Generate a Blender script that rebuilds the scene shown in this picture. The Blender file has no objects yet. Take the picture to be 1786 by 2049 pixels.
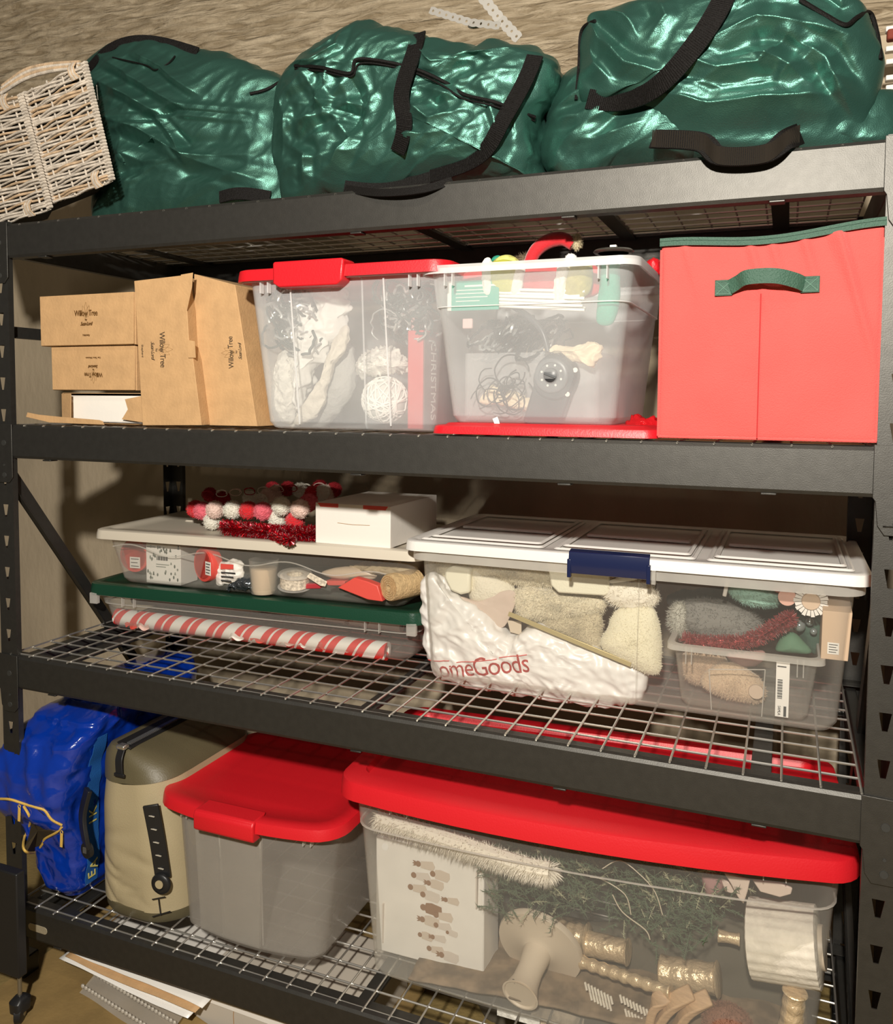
import bpy, bmesh, math, random
import numpy as np
from mathutils import Vector, Matrix, noise as mnoise
PI = math.pi
SC = bpy.context.scene
COL = SC.collection

# ---------------------------------------------------------------- camera
def cam_axes(yaw, pit, rol):
    fw = Vector((math.sin(yaw)*math.cos(pit), math.cos(yaw)*math.cos(pit), math.sin(pit)))
    r = Vector((math.cos(yaw), -math.sin(yaw), 0)); u = r.cross(fw)
    return r*math.cos(rol)+u*math.sin(rol), -r*math.sin(rol)+u*math.cos(rol), fw
CR, CU, CF = cam_axes(-.3768, -.0582, .0075)
CP = Vector((1.7362, -1.4373, 1.4484))
camd = bpy.data.cameras.new('camera'); camo = bpy.data.objects.new('camera', camd); COL.objects.link(camo)
M = Matrix((CR, CU, -CF)).transposed().to_4x4(); M.translation = CP; camo.matrix_world = M
camd.sensor_fit = 'VERTICAL'; camd.sensor_height = 24; camd.lens = 1656.16/2049*24
camd.shift_x = (893-919.77)/2049; camd.shift_y = -(1024.5-894.37)/2049
camd.clip_start = .02
SC.camera = camo

# ---------------------------------------------------------------- light and exposure
w = bpy.data.worlds.new('world'); SC.world = w; w.use_nodes = True
w.node_tree.nodes['Background'].inputs[0].default_value = (1, .86, .68, 1)
w.node_tree.nodes['Background'].inputs[1].default_value = .042
def lamp(name, loc, energy, size, color):
    d = bpy.data.lights.new(name, 'POINT'); d.energy = energy; d.shadow_soft_size = size; d.color = color
    o = bpy.data.objects.new(name, d); o.location = loc; COL.objects.link(o)
lamp('ceiling_bulb_light', (1.75, -2.1, 2.2), 300, .05, (1, .94, .84))
lamp('near_bulb_light', (1.0, -1.15, 2.85), 14, .05, (1, .86, .68))
SC.view_settings.view_transform = 'Standard'; SC.view_settings.look = 'None'
SC.view_settings.gamma = 1; SC.view_settings.use_curve_mapping = False
SC.view_settings.exposure = 0.45
SC.cycles.transparent_max_bounces = 40
SC.cycles.max_bounces = 8

# ---------------------------------------------------------------- materials
MATS = {}
def mat(name, color, rough=.6, metal=0., bump=0., bscale=60., var=0., vscale=8., spec=.5, coat=0., aniso=None, sheen=0., sub=0., emit=0.):
    if name in MATS: return MATS[name]
    m = bpy.data.materials.new(name); m.use_nodes = True; nt = m.node_tree; N = nt.nodes; L = nt.links
    b = N['Principled BSDF']; c = tuple(color)+(1,)
    b.inputs['Base Color'].default_value = c; b.inputs['Roughness'].default_value = rough
    b.inputs['Metallic'].default_value = metal; b.inputs['Specular IOR Level'].default_value = spec
    b.inputs['Coat Weight'].default_value = coat; b.inputs['Sheen Weight'].default_value = sheen
    if sub: b.inputs['Subsurface Weight'].default_value = sub; b.inputs['Subsurface Scale'].default_value = .01
    tc = N.new('ShaderNodeTexCoord')
    mp = N.new('ShaderNodeMapping'); L.new(tc.outputs['Object'], mp.inputs[0])
    if aniso: mp.inputs['Scale'].default_value = aniso
    if var:
        n = N.new('ShaderNodeTexNoise'); n.inputs['Scale'].default_value = vscale; n.inputs['Detail'].default_value = 6
        L.new(mp.outputs[0], n.inputs['Vector'])
        mx = N.new('ShaderNodeMix'); mx.data_type = 'RGBA'; mx.blend_type = 'MIX'
        rp = N.new('ShaderNodeMapRange'); rp.inputs[1].default_value = .35; rp.inputs[2].default_value = .65
        L.new(n.outputs[0], rp.inputs[0]); L.new(rp.outputs[0], mx.inputs[0])
        mx.inputs[6].default_value = tuple(x*(1-var) for x in color)+(1,)
        mx.inputs[7].default_value = tuple(min(1, x*(1+var)) for x in color)+(1,)
        L.new(mx.outputs[2], b.inputs['Base Color'])
    if bump:
        n2 = N.new('ShaderNodeTexNoise'); n2.inputs['Scale'].default_value = bscale; n2.inputs['Detail'].default_value = 4
        L.new(mp.outputs[0], n2.inputs['Vector'])
        bp = N.new('ShaderNodeBump'); bp.inputs['Strength'].default_value = min(1, bump); bp.inputs['Distance'].default_value = .002*max(1, bump)
        L.new(n2.outputs[0], bp.inputs['Height']); L.new(bp.outputs[0], b.inputs['Normal'])
    MATS[name] = m; return m
def clear(name, color, alpha, edge=.5, rough=.25):
    """thin see-through plastic: part transparent, part milky and glossy, denser where the sheet is seen edge-on"""
    if name in MATS: return MATS[name]
    m = bpy.data.materials.new(name); m.use_nodes = True; nt = m.node_tree; N = nt.nodes; L = nt.links
    b = N['Principled BSDF']; b.inputs['Base Color'].default_value = tuple(color)+(1,); b.inputs['Roughness'].default_value = rough
    tr = N.new('ShaderNodeBsdfTransparent'); tr.inputs[0].default_value = (.97, .97, .965, 1)
    tl = N.new('ShaderNodeBsdfTranslucent'); tl.inputs[0].default_value = tuple(color)+(1,)
    m2 = N.new('ShaderNodeMixShader'); m2.inputs[0].default_value = .35; L.new(b.outputs[0], m2.inputs[1]); L.new(tl.outputs[0], m2.inputs[2])
    lw = N.new('ShaderNodeLayerWeight'); lw.inputs[0].default_value = .35
    mr = N.new('ShaderNodeMapRange'); mr.inputs[3].default_value = alpha; mr.inputs[4].default_value = min(1, alpha+edge)
    L.new(lw.outputs['Facing'], mr.inputs[0])
    nz = N.new('ShaderNodeTexNoise'); nz.inputs['Scale'].default_value = 14; tc = N.new('ShaderNodeTexCoord'); L.new(tc.outputs['Object'], nz.inputs['Vector'])
    mm = N.new('ShaderNodeMath'); mm.operation = 'MULTIPLY_ADD'; mm.inputs[1].default_value = alpha*.5
    sb = N.new('ShaderNodeMath'); sb.operation = 'SUBTRACT'; sb.inputs[1].default_value = .5; L.new(nz.outputs[0], sb.inputs[0])
    L.new(sb.outputs[0], mm.inputs[0]); L.new(mr.outputs[0], mm.inputs[2])
    mix = N.new('ShaderNodeMixShader'); L.new(mm.outputs[0], mix.inputs[0]); L.new(tr.outputs[0], mix.inputs[1]); L.new(m2.outputs[0], mix.inputs[2])
    L.new(mix.outputs[0], N['Material Output'].inputs[0]); MATS[name] = m; return m

# ---------------------------------------------------------------- mesh helpers
class G:
    def __init__(s): s.v = []; s.f = []; s.m = []; s.k = 0
    def add(s, vs, fs):
        o = len(s.v); s.v += [tuple(x) for x in vs]
        for f in fs: s.f.append(tuple(i+o for i in f)); s.m.append(s.k)
        return s
    def box(s, x0, x1, y0, y1, z0, z1):
        v = [(x, y, z) for z in (z0, z1) for y in (y0, y1) for x in (x0, x1)]
        return s.add(v, [(0,2,3,1),(4,5,7,6),(0,1,5,4),(2,6,7,3),(0,4,6,2),(1,3,7,5)])
    def cbox(s, c, d, rot=None):
        x, y, z = d[0]/2, d[1]/2, d[2]/2
        v = [Vector((a, b, e)) for e in (-z, z) for b in (-y, y) for a in (-x, x)]
        if rot is not None: v = [rot @ q for q in v]
        v = [q+Vector(c) for q in v]
        return s.add(v, [(0,2,3,1),(4,5,7,6),(0,1,5,4),(2,6,7,3),(0,4,6,2),(1,3,7,5)])
    def hexa(s, v): return s.add(v, [(0,2,3,1),(4,5,7,6),(0,1,5,4),(2,6,7,3),(0,4,6,2),(1,3,7,5)])
    def loft(s, rings, cap0=True, cap1=True, closed=True):
        n = len(rings[0]); v = [p for r in rings for p in r]; f = []
        for i in range(len(rings)-1):
            for j in range(n if closed else n-1):
                a = i*n+j; b = i*n+(j+1) % n; f.append((a, b, b+n, a+n))
        if cap0: f.append(tuple(range(n-1, -1, -1)))
        if cap1: f.append(tuple((len(rings)-1)*n+j for j in range(n)))
        return s.add(v, f)
    def lathe(s, prof, n=24, c=(0,0,0), axis=None, cap=True):
        q = Vector(axis).to_track_quat('Z', 'Y') if axis is not None else None
        rings = []
        for r, z in prof:
            rg = [Vector((r*math.cos(2*PI*k/n), r*math.sin(2*PI*k/n), z)) for k in range(n)]
            if q: rg = [q @ p for p in rg]
            rings.append([p+Vector(c) for p in rg])
        return s.loft(rings, cap, cap)
    def tube(s, path, r, n=6, cap=True, flat=1.):
        P = [Vector(p) for p in path]; rings = []
        up = None
        for i, p in enumerate(P):
            t = (P[min(i+1, len(P)-1)]-P[max(i-1, 0)])
            t = t.normalized() if t.length > 1e-9 else Vector((0, 0, 1))
            if up is None: up = t.orthogonal().normalized()
            up = (up-t*up.dot(t)); up = up.normalized() if up.length > 1e-6 else t.orthogonal().normalized()
            sd = t.cross(up); rr = r[i] if isinstance(r, (list, tuple)) else r
            rings.append([p+up*(math.cos(2*PI*k/n)*rr)+sd*(math.sin(2*PI*k/n)*rr*flat) for k in range(n)])
        return s.loft(rings, cap, cap)
    def ribbon(s, path, width, thick, side):
        """flat strap along a path; side(i) or vector gives the across direction"""
        P = [Vector(p) for p in path]; rings = []
        for i, p in enumerate(P):
            t = (P[min(i+1, len(P)-1)]-P[max(i-1, 0)]).normalized()
            a = Vector(side(i) if callable(side) else side); a = (a-t*a.dot(t)).normalized(); nrm = t.cross(a)
            wv = width[i] if isinstance(width, (list, tuple)) else width
            rings.append([p+a*wv/2+nrm*thick/2, p-a*wv/2+nrm*thick/2, p-a*wv/2-nrm*thick/2, p+a*wv/2-nrm*thick/2])
        return s.loft(rings)
    def ball(s, c, r, nu=16, nv=10, f=None):
        rings = []
        for i in range(1, nv):
            th = PI*i/nv
            rg = []
            for j in range(nu):
                d = Vector((math.sin(th)*math.cos(2*PI*j/nu), math.sin(th)*math.sin(2*PI*j/nu), -math.cos(th)))
                k = f(d) if f else 1
                rg.append(Vector((d.x*r[0]*k+c[0], d.y*r[1]*k+c[1], d.z*r[2]*k+c[2])) if not isinstance(r, (int, float)) else Vector(c)+d*r*k)
            rings.append(rg)
        return s.loft(rings)
    def prism(s, poly, z0, z1, fr=None):
        """poly in 2D extruded; fr maps (x,y,z)->point"""
        fr = fr or (lambda x, y, z: (x, y, z)); n = len(poly)
        v = [fr(x, y, z0) for x, y in poly]+[fr(x, y, z1) for x, y in poly]
        f = [tuple(range(n-1, -1, -1)), tuple(range(n, 2*n))]+[(i, (i+1) % n, (i+1) % n+n, i+n) for i in range(n)]
        return s.add(v, f)
    def grid(s, fn, nu, nv, closeu=False):
        v = [fn(i/(nu-1 if not closeu else nu), j/(nv-1)) for j in range(nv) for i in range(nu)]
        f = []
        for j in range(nv-1):
            for i in range(nu if closeu else nu-1):
                a = j*nu+i; b = j*nu+(i+1) % nu; f.append((a, b, b+nu, a+nu))
        return s.add(v, f)
def obj(name, g, m, parent=None, smooth=False, bevel=0, seg=2, solid=0, sub=0, loc=None, rot=None, angle=None, fixn=True):
    me = bpy.data.meshes.new(name); me.from_pydata(g.v, [], g.f)
    ms = m if isinstance(m, (list, tuple)) else [m]
    for x in ms: me.materials.append(x)
    if len(ms) > 1: me.polygons.foreach_set('material_index', g.m)
    if fixn:
        bm = bmesh.new(); bm.from_mesh(me); bmesh.ops.recalc_face_normals(bm, faces=bm.faces); bm.to_mesh(me); bm.free()
    o = bpy.data.objects.new(name, me); COL.objects.link(o)
    if parent: o.parent = parent
    if loc is not None: o.location = loc
    if rot is not None: o.rotation_euler = rot
    if solid: d = o.modifiers.new('s', 'SOLIDIFY'); d.thickness = solid; d.offset = 0
    if bevel:
        d = o.modifiers.new('b', 'BEVEL'); d.width = bevel; d.segments = seg; d.limit_method = 'ANGLE'; d.angle_limit = .6
    if sub: d = o.modifiers.new('u', 'SUBSURF'); d.levels = sub; d.render_levels = sub
    if smooth or bevel or sub:
        me.polygons.foreach_set('use_smooth', [True]*len(me.polygons))
        try: me.set_sharp_from_angle(angle=angle or (.9 if not sub else 3))
        except Exception: pass
    return o
def tag(o, label=None, cat=None, group=None, kind=None):
    if label: o['label'] = label
    if cat: o['category'] = cat
    if group: o['group'] = group
    if kind: o['kind'] = kind
    return o
def thing(name, label, cat, loc=(0, 0, 0), rotz=0, group=None, rot=None):
    o = bpy.data.objects.new(name, None); COL.objects.link(o); o.location = loc
    o.rotation_euler = rot or (0, 0, rotz); o.empty_display_size = .05
    return tag(o, label, cat, group)
def dup(o, parent=None, link=True):
    c = o.copy(); COL.objects.link(c)
    if parent is not None: c.parent = parent
    for ch in o.children: dup(ch, c)
    return c
def rr(w, d, r, z, cx=0, cy=0, n=5, notch=None, bow=0):
    """rounded rectangle ring; notch=[(x0,x1,depth)] cut into the front (-y) side as fractions of w/2; bow curves front"""
    r = min(r, w/2-1e-4, d/2-1e-4); pts = []
    def arc(ax, ay, a0):
        for k in range(n+1):
            a = a0+PI/2*k/n; pts.append([ax+r*math.cos(a), ay+r*math.sin(a)])
    arc(-w/2+r, -d/2+r, PI)
    if notch:
        for a, b, dp in notch:
            pts.extend([[a*w/2, -d/2], [a*w/2+dp*.6, -d/2+dp], [b*w/2-dp*.6, -d/2+dp], [b*w/2, -d/2]])
    if bow:
        for k in range(1, 12): pts.append([-w/2+r+(w-2*r)*k/12, -d/2])
    arc(w/2-r, -d/2+r, -PI/2)
    arc(w/2-r, d/2-r, 0)
    arc(-w/2+r, d/2-r, PI/2)
    if bow:
        for p in pts:
            if p[1] < 0: p[1] -= bow*(1-(p[0]/(w/2))**2)*(-p[1]/(d/2))
    return [Vector((p[0]+cx, p[1]+cy, z)) for p in pts]
def text(name, s, size, m, parent, loc, rot, align='CENTER', ext=.0002, sx=1., shear=0, spacing=1.):
    cu = bpy.data.curves.new(name, 'FONT'); cu.body = s; cu.size = size; cu.extrude = ext; cu.align_x = align; cu.align_y = 'CENTER'
    cu.shear = shear; cu.space_character = spacing; cu.resolution_u = 3
    t = bpy.data.objects.new('tmp', cu); COL.objects.link(t)
    dg = bpy.context.evaluated_depsgraph_get(); me = bpy.data.meshes.new_from_object(t.evaluated_get(dg))
    bpy.data.objects.remove(t); me.materials.clear(); me.materials.append(m); me.name = name
    o = bpy.data.objects.new(name, me); COL.objects.link(o)
    if parent: o.parent = parent
    o.location = loc; o.rotation_euler = rot; o.scale = (sx, 1, 1)
    return o
def smooth_path(P, n=8):
    P = [Vector(p) for p in P]; out = []
    for i in range(len(P)-1):
        a = P[max(i-1, 0)]; b = P[i]; c = P[i+1]; d = P[min(i+2, len(P)-1)]
        for k in range(n):
            t = k/n; out.append(.5*((2*b)+(c-a)*t+(2*a-5*b+4*c-d)*t*t+(3*b-a-3*c+d)*t**3))
    out.append(P[-1]); return out
def at(x, y, Y):
    d = CF+CR*((x-919.77)/1656.16)+CU*((894.37-y)/1656.16); return CP+d*((Y-CP.y)/d.y)
def atz(x, y, Z):
    d = CF+CR*((x-919.77)/1656.16)+CU*((894.37-y)/1656.16); return CP+d*((Z-CP.z)/d.z)
R = random.Random(7)
# ================================================================ setting
WALLY = .84
beige = mat('painted_wall', (.41, .335, .235), .8, bump=1.2, bscale=45, var=.16, vscale=3, aniso=(1, 1, .45))
# back wall, lower smooth part below z 2.32 with a slightly uneven plaster face
def wallf(u, v):
    x = -2.2+u*5.4; z = v*2.33
    return (x, WALLY+.004*mnoise.noise((x*3, z*1.2, 4.))+.0015*mnoise.noise((x*14, z*6, 1.)), z)
g = G(); g.grid(wallf, 120, 60); g.box(-2.2, 3.2, WALLY+.02, WALLY+.12, 0, 2.33)
tag(obj('wall_back', g, beige, smooth=True, fixn=False), kind='structure', label='beige painted plaster wall behind the rack')
# rough trowelled upper wall
def rough_mat():
    m = mat('rough_plaster', (.40, .33, .235), .75, bump=1, bscale=60); nt = m.node_tree; N = nt.nodes; L = nt.links
    tc = N.new('ShaderNodeTexCoord'); mp = N.new('ShaderNodeMapping'); mp.inputs['Scale'].default_value = (3, 3, 22); mp.inputs['Rotation'].default_value = (0, .12, 0)
    n = N.new('ShaderNodeTexNoise'); n.inputs['Scale'].default_value = 3.2; n.inputs['Detail'].default_value = 9; n.inputs['Distortion'].default_value = .8
    L.new(tc.outputs['Object'], mp.inputs[0]); L.new(mp.outputs[0], n.inputs[0])
    n3 = N.new('ShaderNodeTexNoise'); n3.inputs['Scale'].default_value = 95; n3.inputs['Detail'].default_value = 3; L.new(tc.outputs['Object'], n3.inputs[0])
    ad = N.new('ShaderNodeMath'); ad.operation = 'MULTIPLY_ADD'; ad.inputs[1].default_value = .10; L.new(n3.outputs[0], ad.inputs[0]); L.new(n.outputs[0], ad.inputs[2])
    bp = N.new('ShaderNodeBump'); bp.inputs['Strength'].default_value = 1; bp.inputs['Distance'].default_value = .016
    L.new(ad.outputs[0], bp.inputs['Height']); L.new(bp.outputs[0], N['Principled BSDF'].inputs['Normal'])
    cr = N.new('ShaderNodeValToRGB'); cr.color_ramp.elements[0].position = .35; cr.color_ramp.elements[1].position = .66
    cr.color_ramp.elements[0].color = (.27, .205, .125, 1); cr.color_ramp.elements[1].color = (.50, .41, .285, 1)
    L.new(n.outputs[0], cr.inputs[0]); L.new(cr.outputs[0], N['Principled BSDF'].inputs['Base Color'])
    return m
def roughf(u, v):
    x = -2.2+u*5.4; z = 2.33+v*.75; e = min(1, v*14)
    d = .022*mnoise.fractal((x*2.2, 0., z*9+x*1.0), 1.0, 2.0, 5)+.012*abs(mnoise.noise((x*1.3, 3., z*16+x*2)))+.004*mnoise.noise((x*30, 3., z*60))
    return (x, WALLY-.05*e-d*e, z)
g = G(); g.grid(roughf, 420, 130); g.box(-2.2, 3.2, WALLY+.0, WALLY+.2, 2.331, 3.08)
tag(obj('wall_back_upper', g, rough_mat(), smooth=True, fixn=False, angle=3), kind='structure', label='rough trowelled stone coloured upper part of the back wall')
fl = mat('floor_concrete', (.22, .155, .055), .75, bump=1, bscale=90, var=.25, vscale=5)
g = G(); g.box(-2.2, 3.2, -3.2, WALLY, -.08, 0); tag(obj('floor', g, fl), kind='structure', label='brown stained concrete floor')

# ================================================================ rack
ZT = [1.852, 1.380, .820, .195]; BH = .081; XL, XR = .020, 1.8664
steel = mat('gunmetal_paint', (.072, .069, .063), .48, bump=.12, bscale=500, var=.06, vscale=60, spec=.6, metal=.8)
zinc = mat('zinc_wire', (.62, .60, .56), .33, metal=.85)
rack = thing('storage_rack', 'tall dark grey steel storage rack with four wire mesh shelves', 'rack')
def beam_profile(h):
    # y,z outline of the rolled beam, front face at y=0
    return [(.012, 0), (.004, -.002), (0, -.008), (0, -h+.006), (.003, -h), (.026, -h), (.026, -h+.002), (.006, -h+.002), (.0022, -h+.008), (.0022, -.012), (.018, -.012), (.022, -.006), (.040, -.006), (.040, -.004), (.022, -.003)]
def beam(z, y, flip, x0=XL-.045, x1=XR+.045):
    g = G(); s = -1 if flip else 1
    rings = [[Vector((x, y+s*py, z+pz)) for py, pz in beam_profile(BH)] for x in (x0, x1)]
    g.loft(rings); return g
wire_x = None
for k, z in enumerate(ZT):
    bf = obj('beam', beam(z, 0, False), steel, rack, bevel=0)
    # end bracket plates hooked on the posts
    for sx, xx in ((-1, XL-.058), (1, XR-.004)):
        gb = G(); x1 = xx+.062
        poly = [(xx, z+.002), (x1, z+.0), (x1, z-.075-.052), (x1-.012, z-.14), (xx+.018, z-.14), (xx+.008, z-.125), (xx+.004, z-BH-.006), (xx, z-BH)]
        gb.prism([(a, b) for a, b in poly], -.0035, -.0005, lambda a, b, c: (a, c, b))
        br = obj('bracket', gb, steel, bf, bevel=.0008)
        for dz, rr_ in ((-.045, .0075), (-.098, .003), (-.122, .007)):
            gr = G(); gr.lathe([(rr_, 0), (rr_*.9, .0016)], 12, (xx+.036, -.003, z+dz), (0, -1, 0)); obj('rivet', gr, mat('dark_rivet', (.03, .03, .028), .5), bf)
    bb = obj('beam', beam(z, .61, True), steel, rack)
    for x in (XL-.03, XR+.006):
        gs = G(); gs.box(x, x+.022, .03, .58, z-.075, z-.012); obj('side_beam', gs, steel, rack, bevel=.002)
    # deck cross supports
    for x in (.127, .945, 1.367, 1.71):
        gs = G()
        if x != 1.367 or z > 1: gs.box(x-.017, x+.017, .006, .604, z-.018, z-.0105)
        gs.box(x-.012, x+.012, .002, .024, z-BH-.004, z-BH-.0005)
        gs.box(x-.012, x+.012, .006, .009, z-BH, z-.006)
        obj('deck_support', gs, steel, rack, bevel=.001)
    gd = G()   # border rods of the deck
    rw = .0023; dz = (-.006, -.003, .0025, .0025)[k]
    gd.tube([(-.0, .0125, z+dz-.0015), (1.862, .0155, z-.005)], rw, 6); gd.tube([(0, .6148, z+dz-.0043), (1.862, .6148, z+dz-.0043)], rw, 6)
    deck = obj('wire_deck', gd, zinc, rack, smooth=True)
    if wire_x is None:
        ga = G(); ga.tube([(-.001, 0, 0), (1.863, 0, 0)], rw, 6); wx = obj('wire', ga, zinc, deck, smooth=True); wire_x = wx.data
        gc = G(); gc.tube(smooth_path([(0, .0125, -.003), (0, .013, -.001), (0, .018, .0), (0, .05, .0), (0, .6, .0), (0, .6165, .0)], 3), rw, 6); wy = obj('wire', gc, zinc, deck, smooth=True); wire_y = wy.data
        wx.location = (0, .012+.0548, z+dz-.0043); wy.location = (0, 0, z+dz); i0 = 1
    else: i0 = 0
    for j in range(1+i0, 11):
        o = bpy.data.objects.new('wire', wire_x); COL.objects.link(o); o.parent = deck; o.location = (0, .012+.0548*j, z+dz-.0043)
    for i in range(i0, 32):
        o = bpy.data.objects.new('wire', wire_y); COL.objects.link(o); o.parent = deck; o.location = (.0601*i, 0, z+dz)
# posts: angle section with teardrop slots cut in both faces
def post(x0, y0, sx, sy):
    """angle post; front flange runs from x0 in direction sx, side flange in direction sy"""
    g = G(); W = .050; t = .0022; Z0, Z1 = .05, 1.856; pitch = .0762
    def flange(fr, wid):
        zs = Z0; cx = wid*.52
        z = Z0+.03
        nseg = int((Z1-Z0-.03)/pitch)
        for k in range(nseg):
            zc = Z0+.04+pitch*k
            sl = [(cx-.004, zc), (cx+.004, zc), (cx+.0095, zc+.030), (cx-.0095, zc+.030)]   # slot, narrow at the bottom
            lo = zc-.02 if k else Z0; hi = zc+pitch-.02 if k < nseg-1 else Z1
            o = [(0, lo), (wid, lo), (wid, hi), (0, hi)]
            v = []
            for a, b in o+sl: v.append(fr(a, 0, b))
            for a, b in o+sl: v.append(fr(a, t, b))
            f = []
            for q in range(4):
                r_ = (q+1) % 4
                f += [(q, r_, 4+r_, 4+q), (8+q, 12+q, 12+r_, 8+r_), (4+q, 4+r_, 12+r_, 12+q)]
            f += [(0, 8, 11, 3), (1, 2, 10, 9)]
            if k == 0: f.append((0, 1, 9, 8))
            if k == nseg-1: f.append((3, 11, 10, 2))
            g.add(v, f)
    flange(lambda a, d, z: (x0+sx*a, y0+sy*d, z), W)
    flange(lambda a, d, z: (x0+sx*d, y0+sy*(t+a), z), .036)
    return g
for px, sx in ((XL, -1), (XR, 1)):
    for py, sy in ((.0006, 1), (.6094, -1)):
        ox = px+sx*.052
        pg = post(ox, py, -sx, sy)
        # inner return lip
        pg.box(min(px, px+sx*.002), max(px, px+sx*.002), min(py, py+sy*.014), max(py, py+sy*.014), .05, 1.856)
        po = obj('post', pg, steel, rack)
        gf = G(); gf.box(ox-.0 if sx < 0 else ox-.05, ox+.05 if sx < 0 else ox, min(py, py+sy*.045), max(py, py+sy*.045), .0, .055)
        obj('foot', gf, mat('black_plastic', (.012, .012, .012), .4), po, bevel=.003)
# side braces, flat channels running across the depth of the end frames
def brace(x, y0, z0, y1, z1, wd=.03):
    g = G(); d = Vector((0, y1-y0, z1-z0)).normalized(); n = Vector((0, -d.z, d.y))
    a = Vector((x, y0, z0)); b = Vector((x, y1, z1)); t = Vector((.004, 0, 0))
    g.hexa([a-n*wd/2, a-n*wd/2+t, a+n*wd/2, a+n*wd/2+t, b-n*wd/2, b-n*wd/2+t, b+n*wd/2, b+n*wd/2+t])
    n2 = n*wd/2; u = Vector((.016, 0, 0))
    g.hexa([a-n2, a-n2+u, a-n2*.88, a-n2*.88+u, b-n2, b-n2+u, b-n2*.88, b-n2*.88+u])
    obj('brace', g, steel, rack)
for x in (XL-.028, XR+.012):
    brace(x, .01, 1.265, .60, .41, .036); brace(x, .60, .41, .01, .12, .03); brace(x, .01, 1.60, .60, 1.60, .028); brace(x, .01, 1.67, .60, 1.27, .03) if x > 1 else None
# rating plate on the lowest beam and grey sticker
g = G(); c = at(76, 1858, 0)
pl = []
for k in range(8): a = PI/2+PI*k/7; pl.append((c.x-.022+.009*math.cos(a), c.z+.009*math.sin(a)))
for k in range(8): a = -PI/2+PI*k/7; pl.append((c.x+.022+.009*math.cos(a), c.z+.009*math.sin(a)))
g.prism(pl, -.0015, -.0001, lambda a, b, c_: (a, c_, b))
tag(obj('rating_plate', g, mat('brass_plate', (.42, .36, .25), .45, metal=.3, bump=.5, bscale=300), rack, bevel=.0004), label='small oval tan metal plate')
# ================================================================ helpers for boxes, bins and soft goods
def pillow(outline, Y, df, db=None, n=160, m=30, pw=2.0, disp=None, seed=0., namp=0., nsc=10., ctr=None, smooth=True):
    """closed soft solid whose outline (x,z points) is inflated towards -y by df and +y by db"""
    db = df if db is None else db
    P = [Vector((p[0], 0, p[1])) for p in outline]; P = P+[P[0]]
    if smooth:
        Q = []; k = len(P)-1
        for i in range(k):
            a, b, c, d = P[(i-1) % k], P[i], P[(i+1) % k], P[(i+2) % k]
            for t_ in range(8):
                t = t_/8; Q.append(.5*((2*b)+(c-a)*t+(2*a-5*b+4*c-d)*t*t+(3*b-a-3*c+d)*t**3))
        P = Q+[Q[0]]
    A = np.array([[p.x, p.z] for p in P]); seg = np.hypot(*np.diff(A, axis=0).T); cum = np.r_[0, np.cumsum(seg)]
    u = np.linspace(0, cum[-1], n, endpoint=False); B = np.stack([np.interp(u, cum, A[:, 0]), np.interp(u, cum, A[:, 1])], 1)
    c = np.array(ctr) if ctr is not None else B.mean(0)
    V = []; 
    th = np.linspace(0, PI/2, m+1)
    S = np.cos(th)
    for s in S[:-1]: V.append(np.column_stack([c[0]+(B[:, 0]-c[0])*s, np.full(n, Y-df*(1-s**pw)**(1/pw)), c[1]+(B[:, 1]-c[1])*s]))
    fr = len(V)
    V.append(np.array([[c[0], Y-df, c[1]]]))
    for s in S[1:-1]: V.append(np.column_stack([c[0]+(B[:, 0]-c[0])*s, np.full(n, Y+db*(1-s**pw)**(1/pw)), c[1]+(B[:, 1]-c[1])*s]))
    V.append(np.array([[c[0], Y+db, c[1]]]))
    off = np.r_[0, np.cumsum([len(v) for v in V])]; V = np.vstack(V)
    F = []
    for i in range(fr-1):
        for j in range(n): F.append((off[i]+j, off[i]+(j+1) % n, off[i+1]+(j+1) % n, off[i+1]+j))
    for j in range(n): F.append((off[fr-1]+j, off[fr-1]+(j+1) % n, off[fr]))
    prev = 0
    for i in range(fr+1, len(off)-2):
        for j in range(n): F.append((prev+j, off[i]+j, off[i]+(j+1) % n, prev+(j+1) % n))
        prev = off[i]
    for j in range(n): F.append((prev+j, off[-2], prev+(j+1) % n))
    if disp is not None or namp:
        # vertex normals
        N = np.zeros_like(V)
        T = []
        for f in F:
            T.append((f[0], f[1], f[2]));
            if len(f) == 4: T.append((f[0], f[2], f[3]))
        T = np.array(T); fn = np.cross(V[T[:, 1]]-V[T[:, 0]], V[T[:, 2]]-V[T[:, 0]])
        for k in range(3): np.add.at(N, T[:, k], fn)
        N /= np.linalg.norm(N, axis=1, keepdims=True)+1e-12
        N[:, 1] = np.where((V[:, 1] < Y) & (N[:, 1] > 0), -N[:, 1], N[:, 1])
        h = np.zeros(len(V))
        if namp:
            for i, p in enumerate(V): h[i] += namp*mnoise.fractal((p[0]*nsc+seed, p[1]*nsc, p[2]*nsc), .9, 2.1, 4)
        if disp is not None: h += disp(V)
        V = V+N*h[:, None]
    g = G(); g.v = [tuple(v) for v in V]; g.f = [tuple(int(i) for i in f) for f in F]; g.m = [0]*len(F); return g
def crump(a, sc=14., seed=0.):
    def f(V):
        h = np.zeros(len(V))
        for i, (x, y, z) in enumerate(V):
            p = Vector((x*sc+seed, y*sc, z*sc)); p += Vector((mnoise.noise(p*1.3), 0, mnoise.noise(p*1.3+Vector((5, 5, 5)))))*.5
            v1 = mnoise.voronoi(p)[0]; v2 = mnoise.voronoi(p*2.4)[0]; h[i] = a*((.4-(v1[1]-v1[0]))+.5*(.4-(v2[1]-v2[0])))
        return h
    return f
def px(pts, Y): return [(q.x, q.z) for q in (at(x, y, Y) for x, y in pts)]
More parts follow.
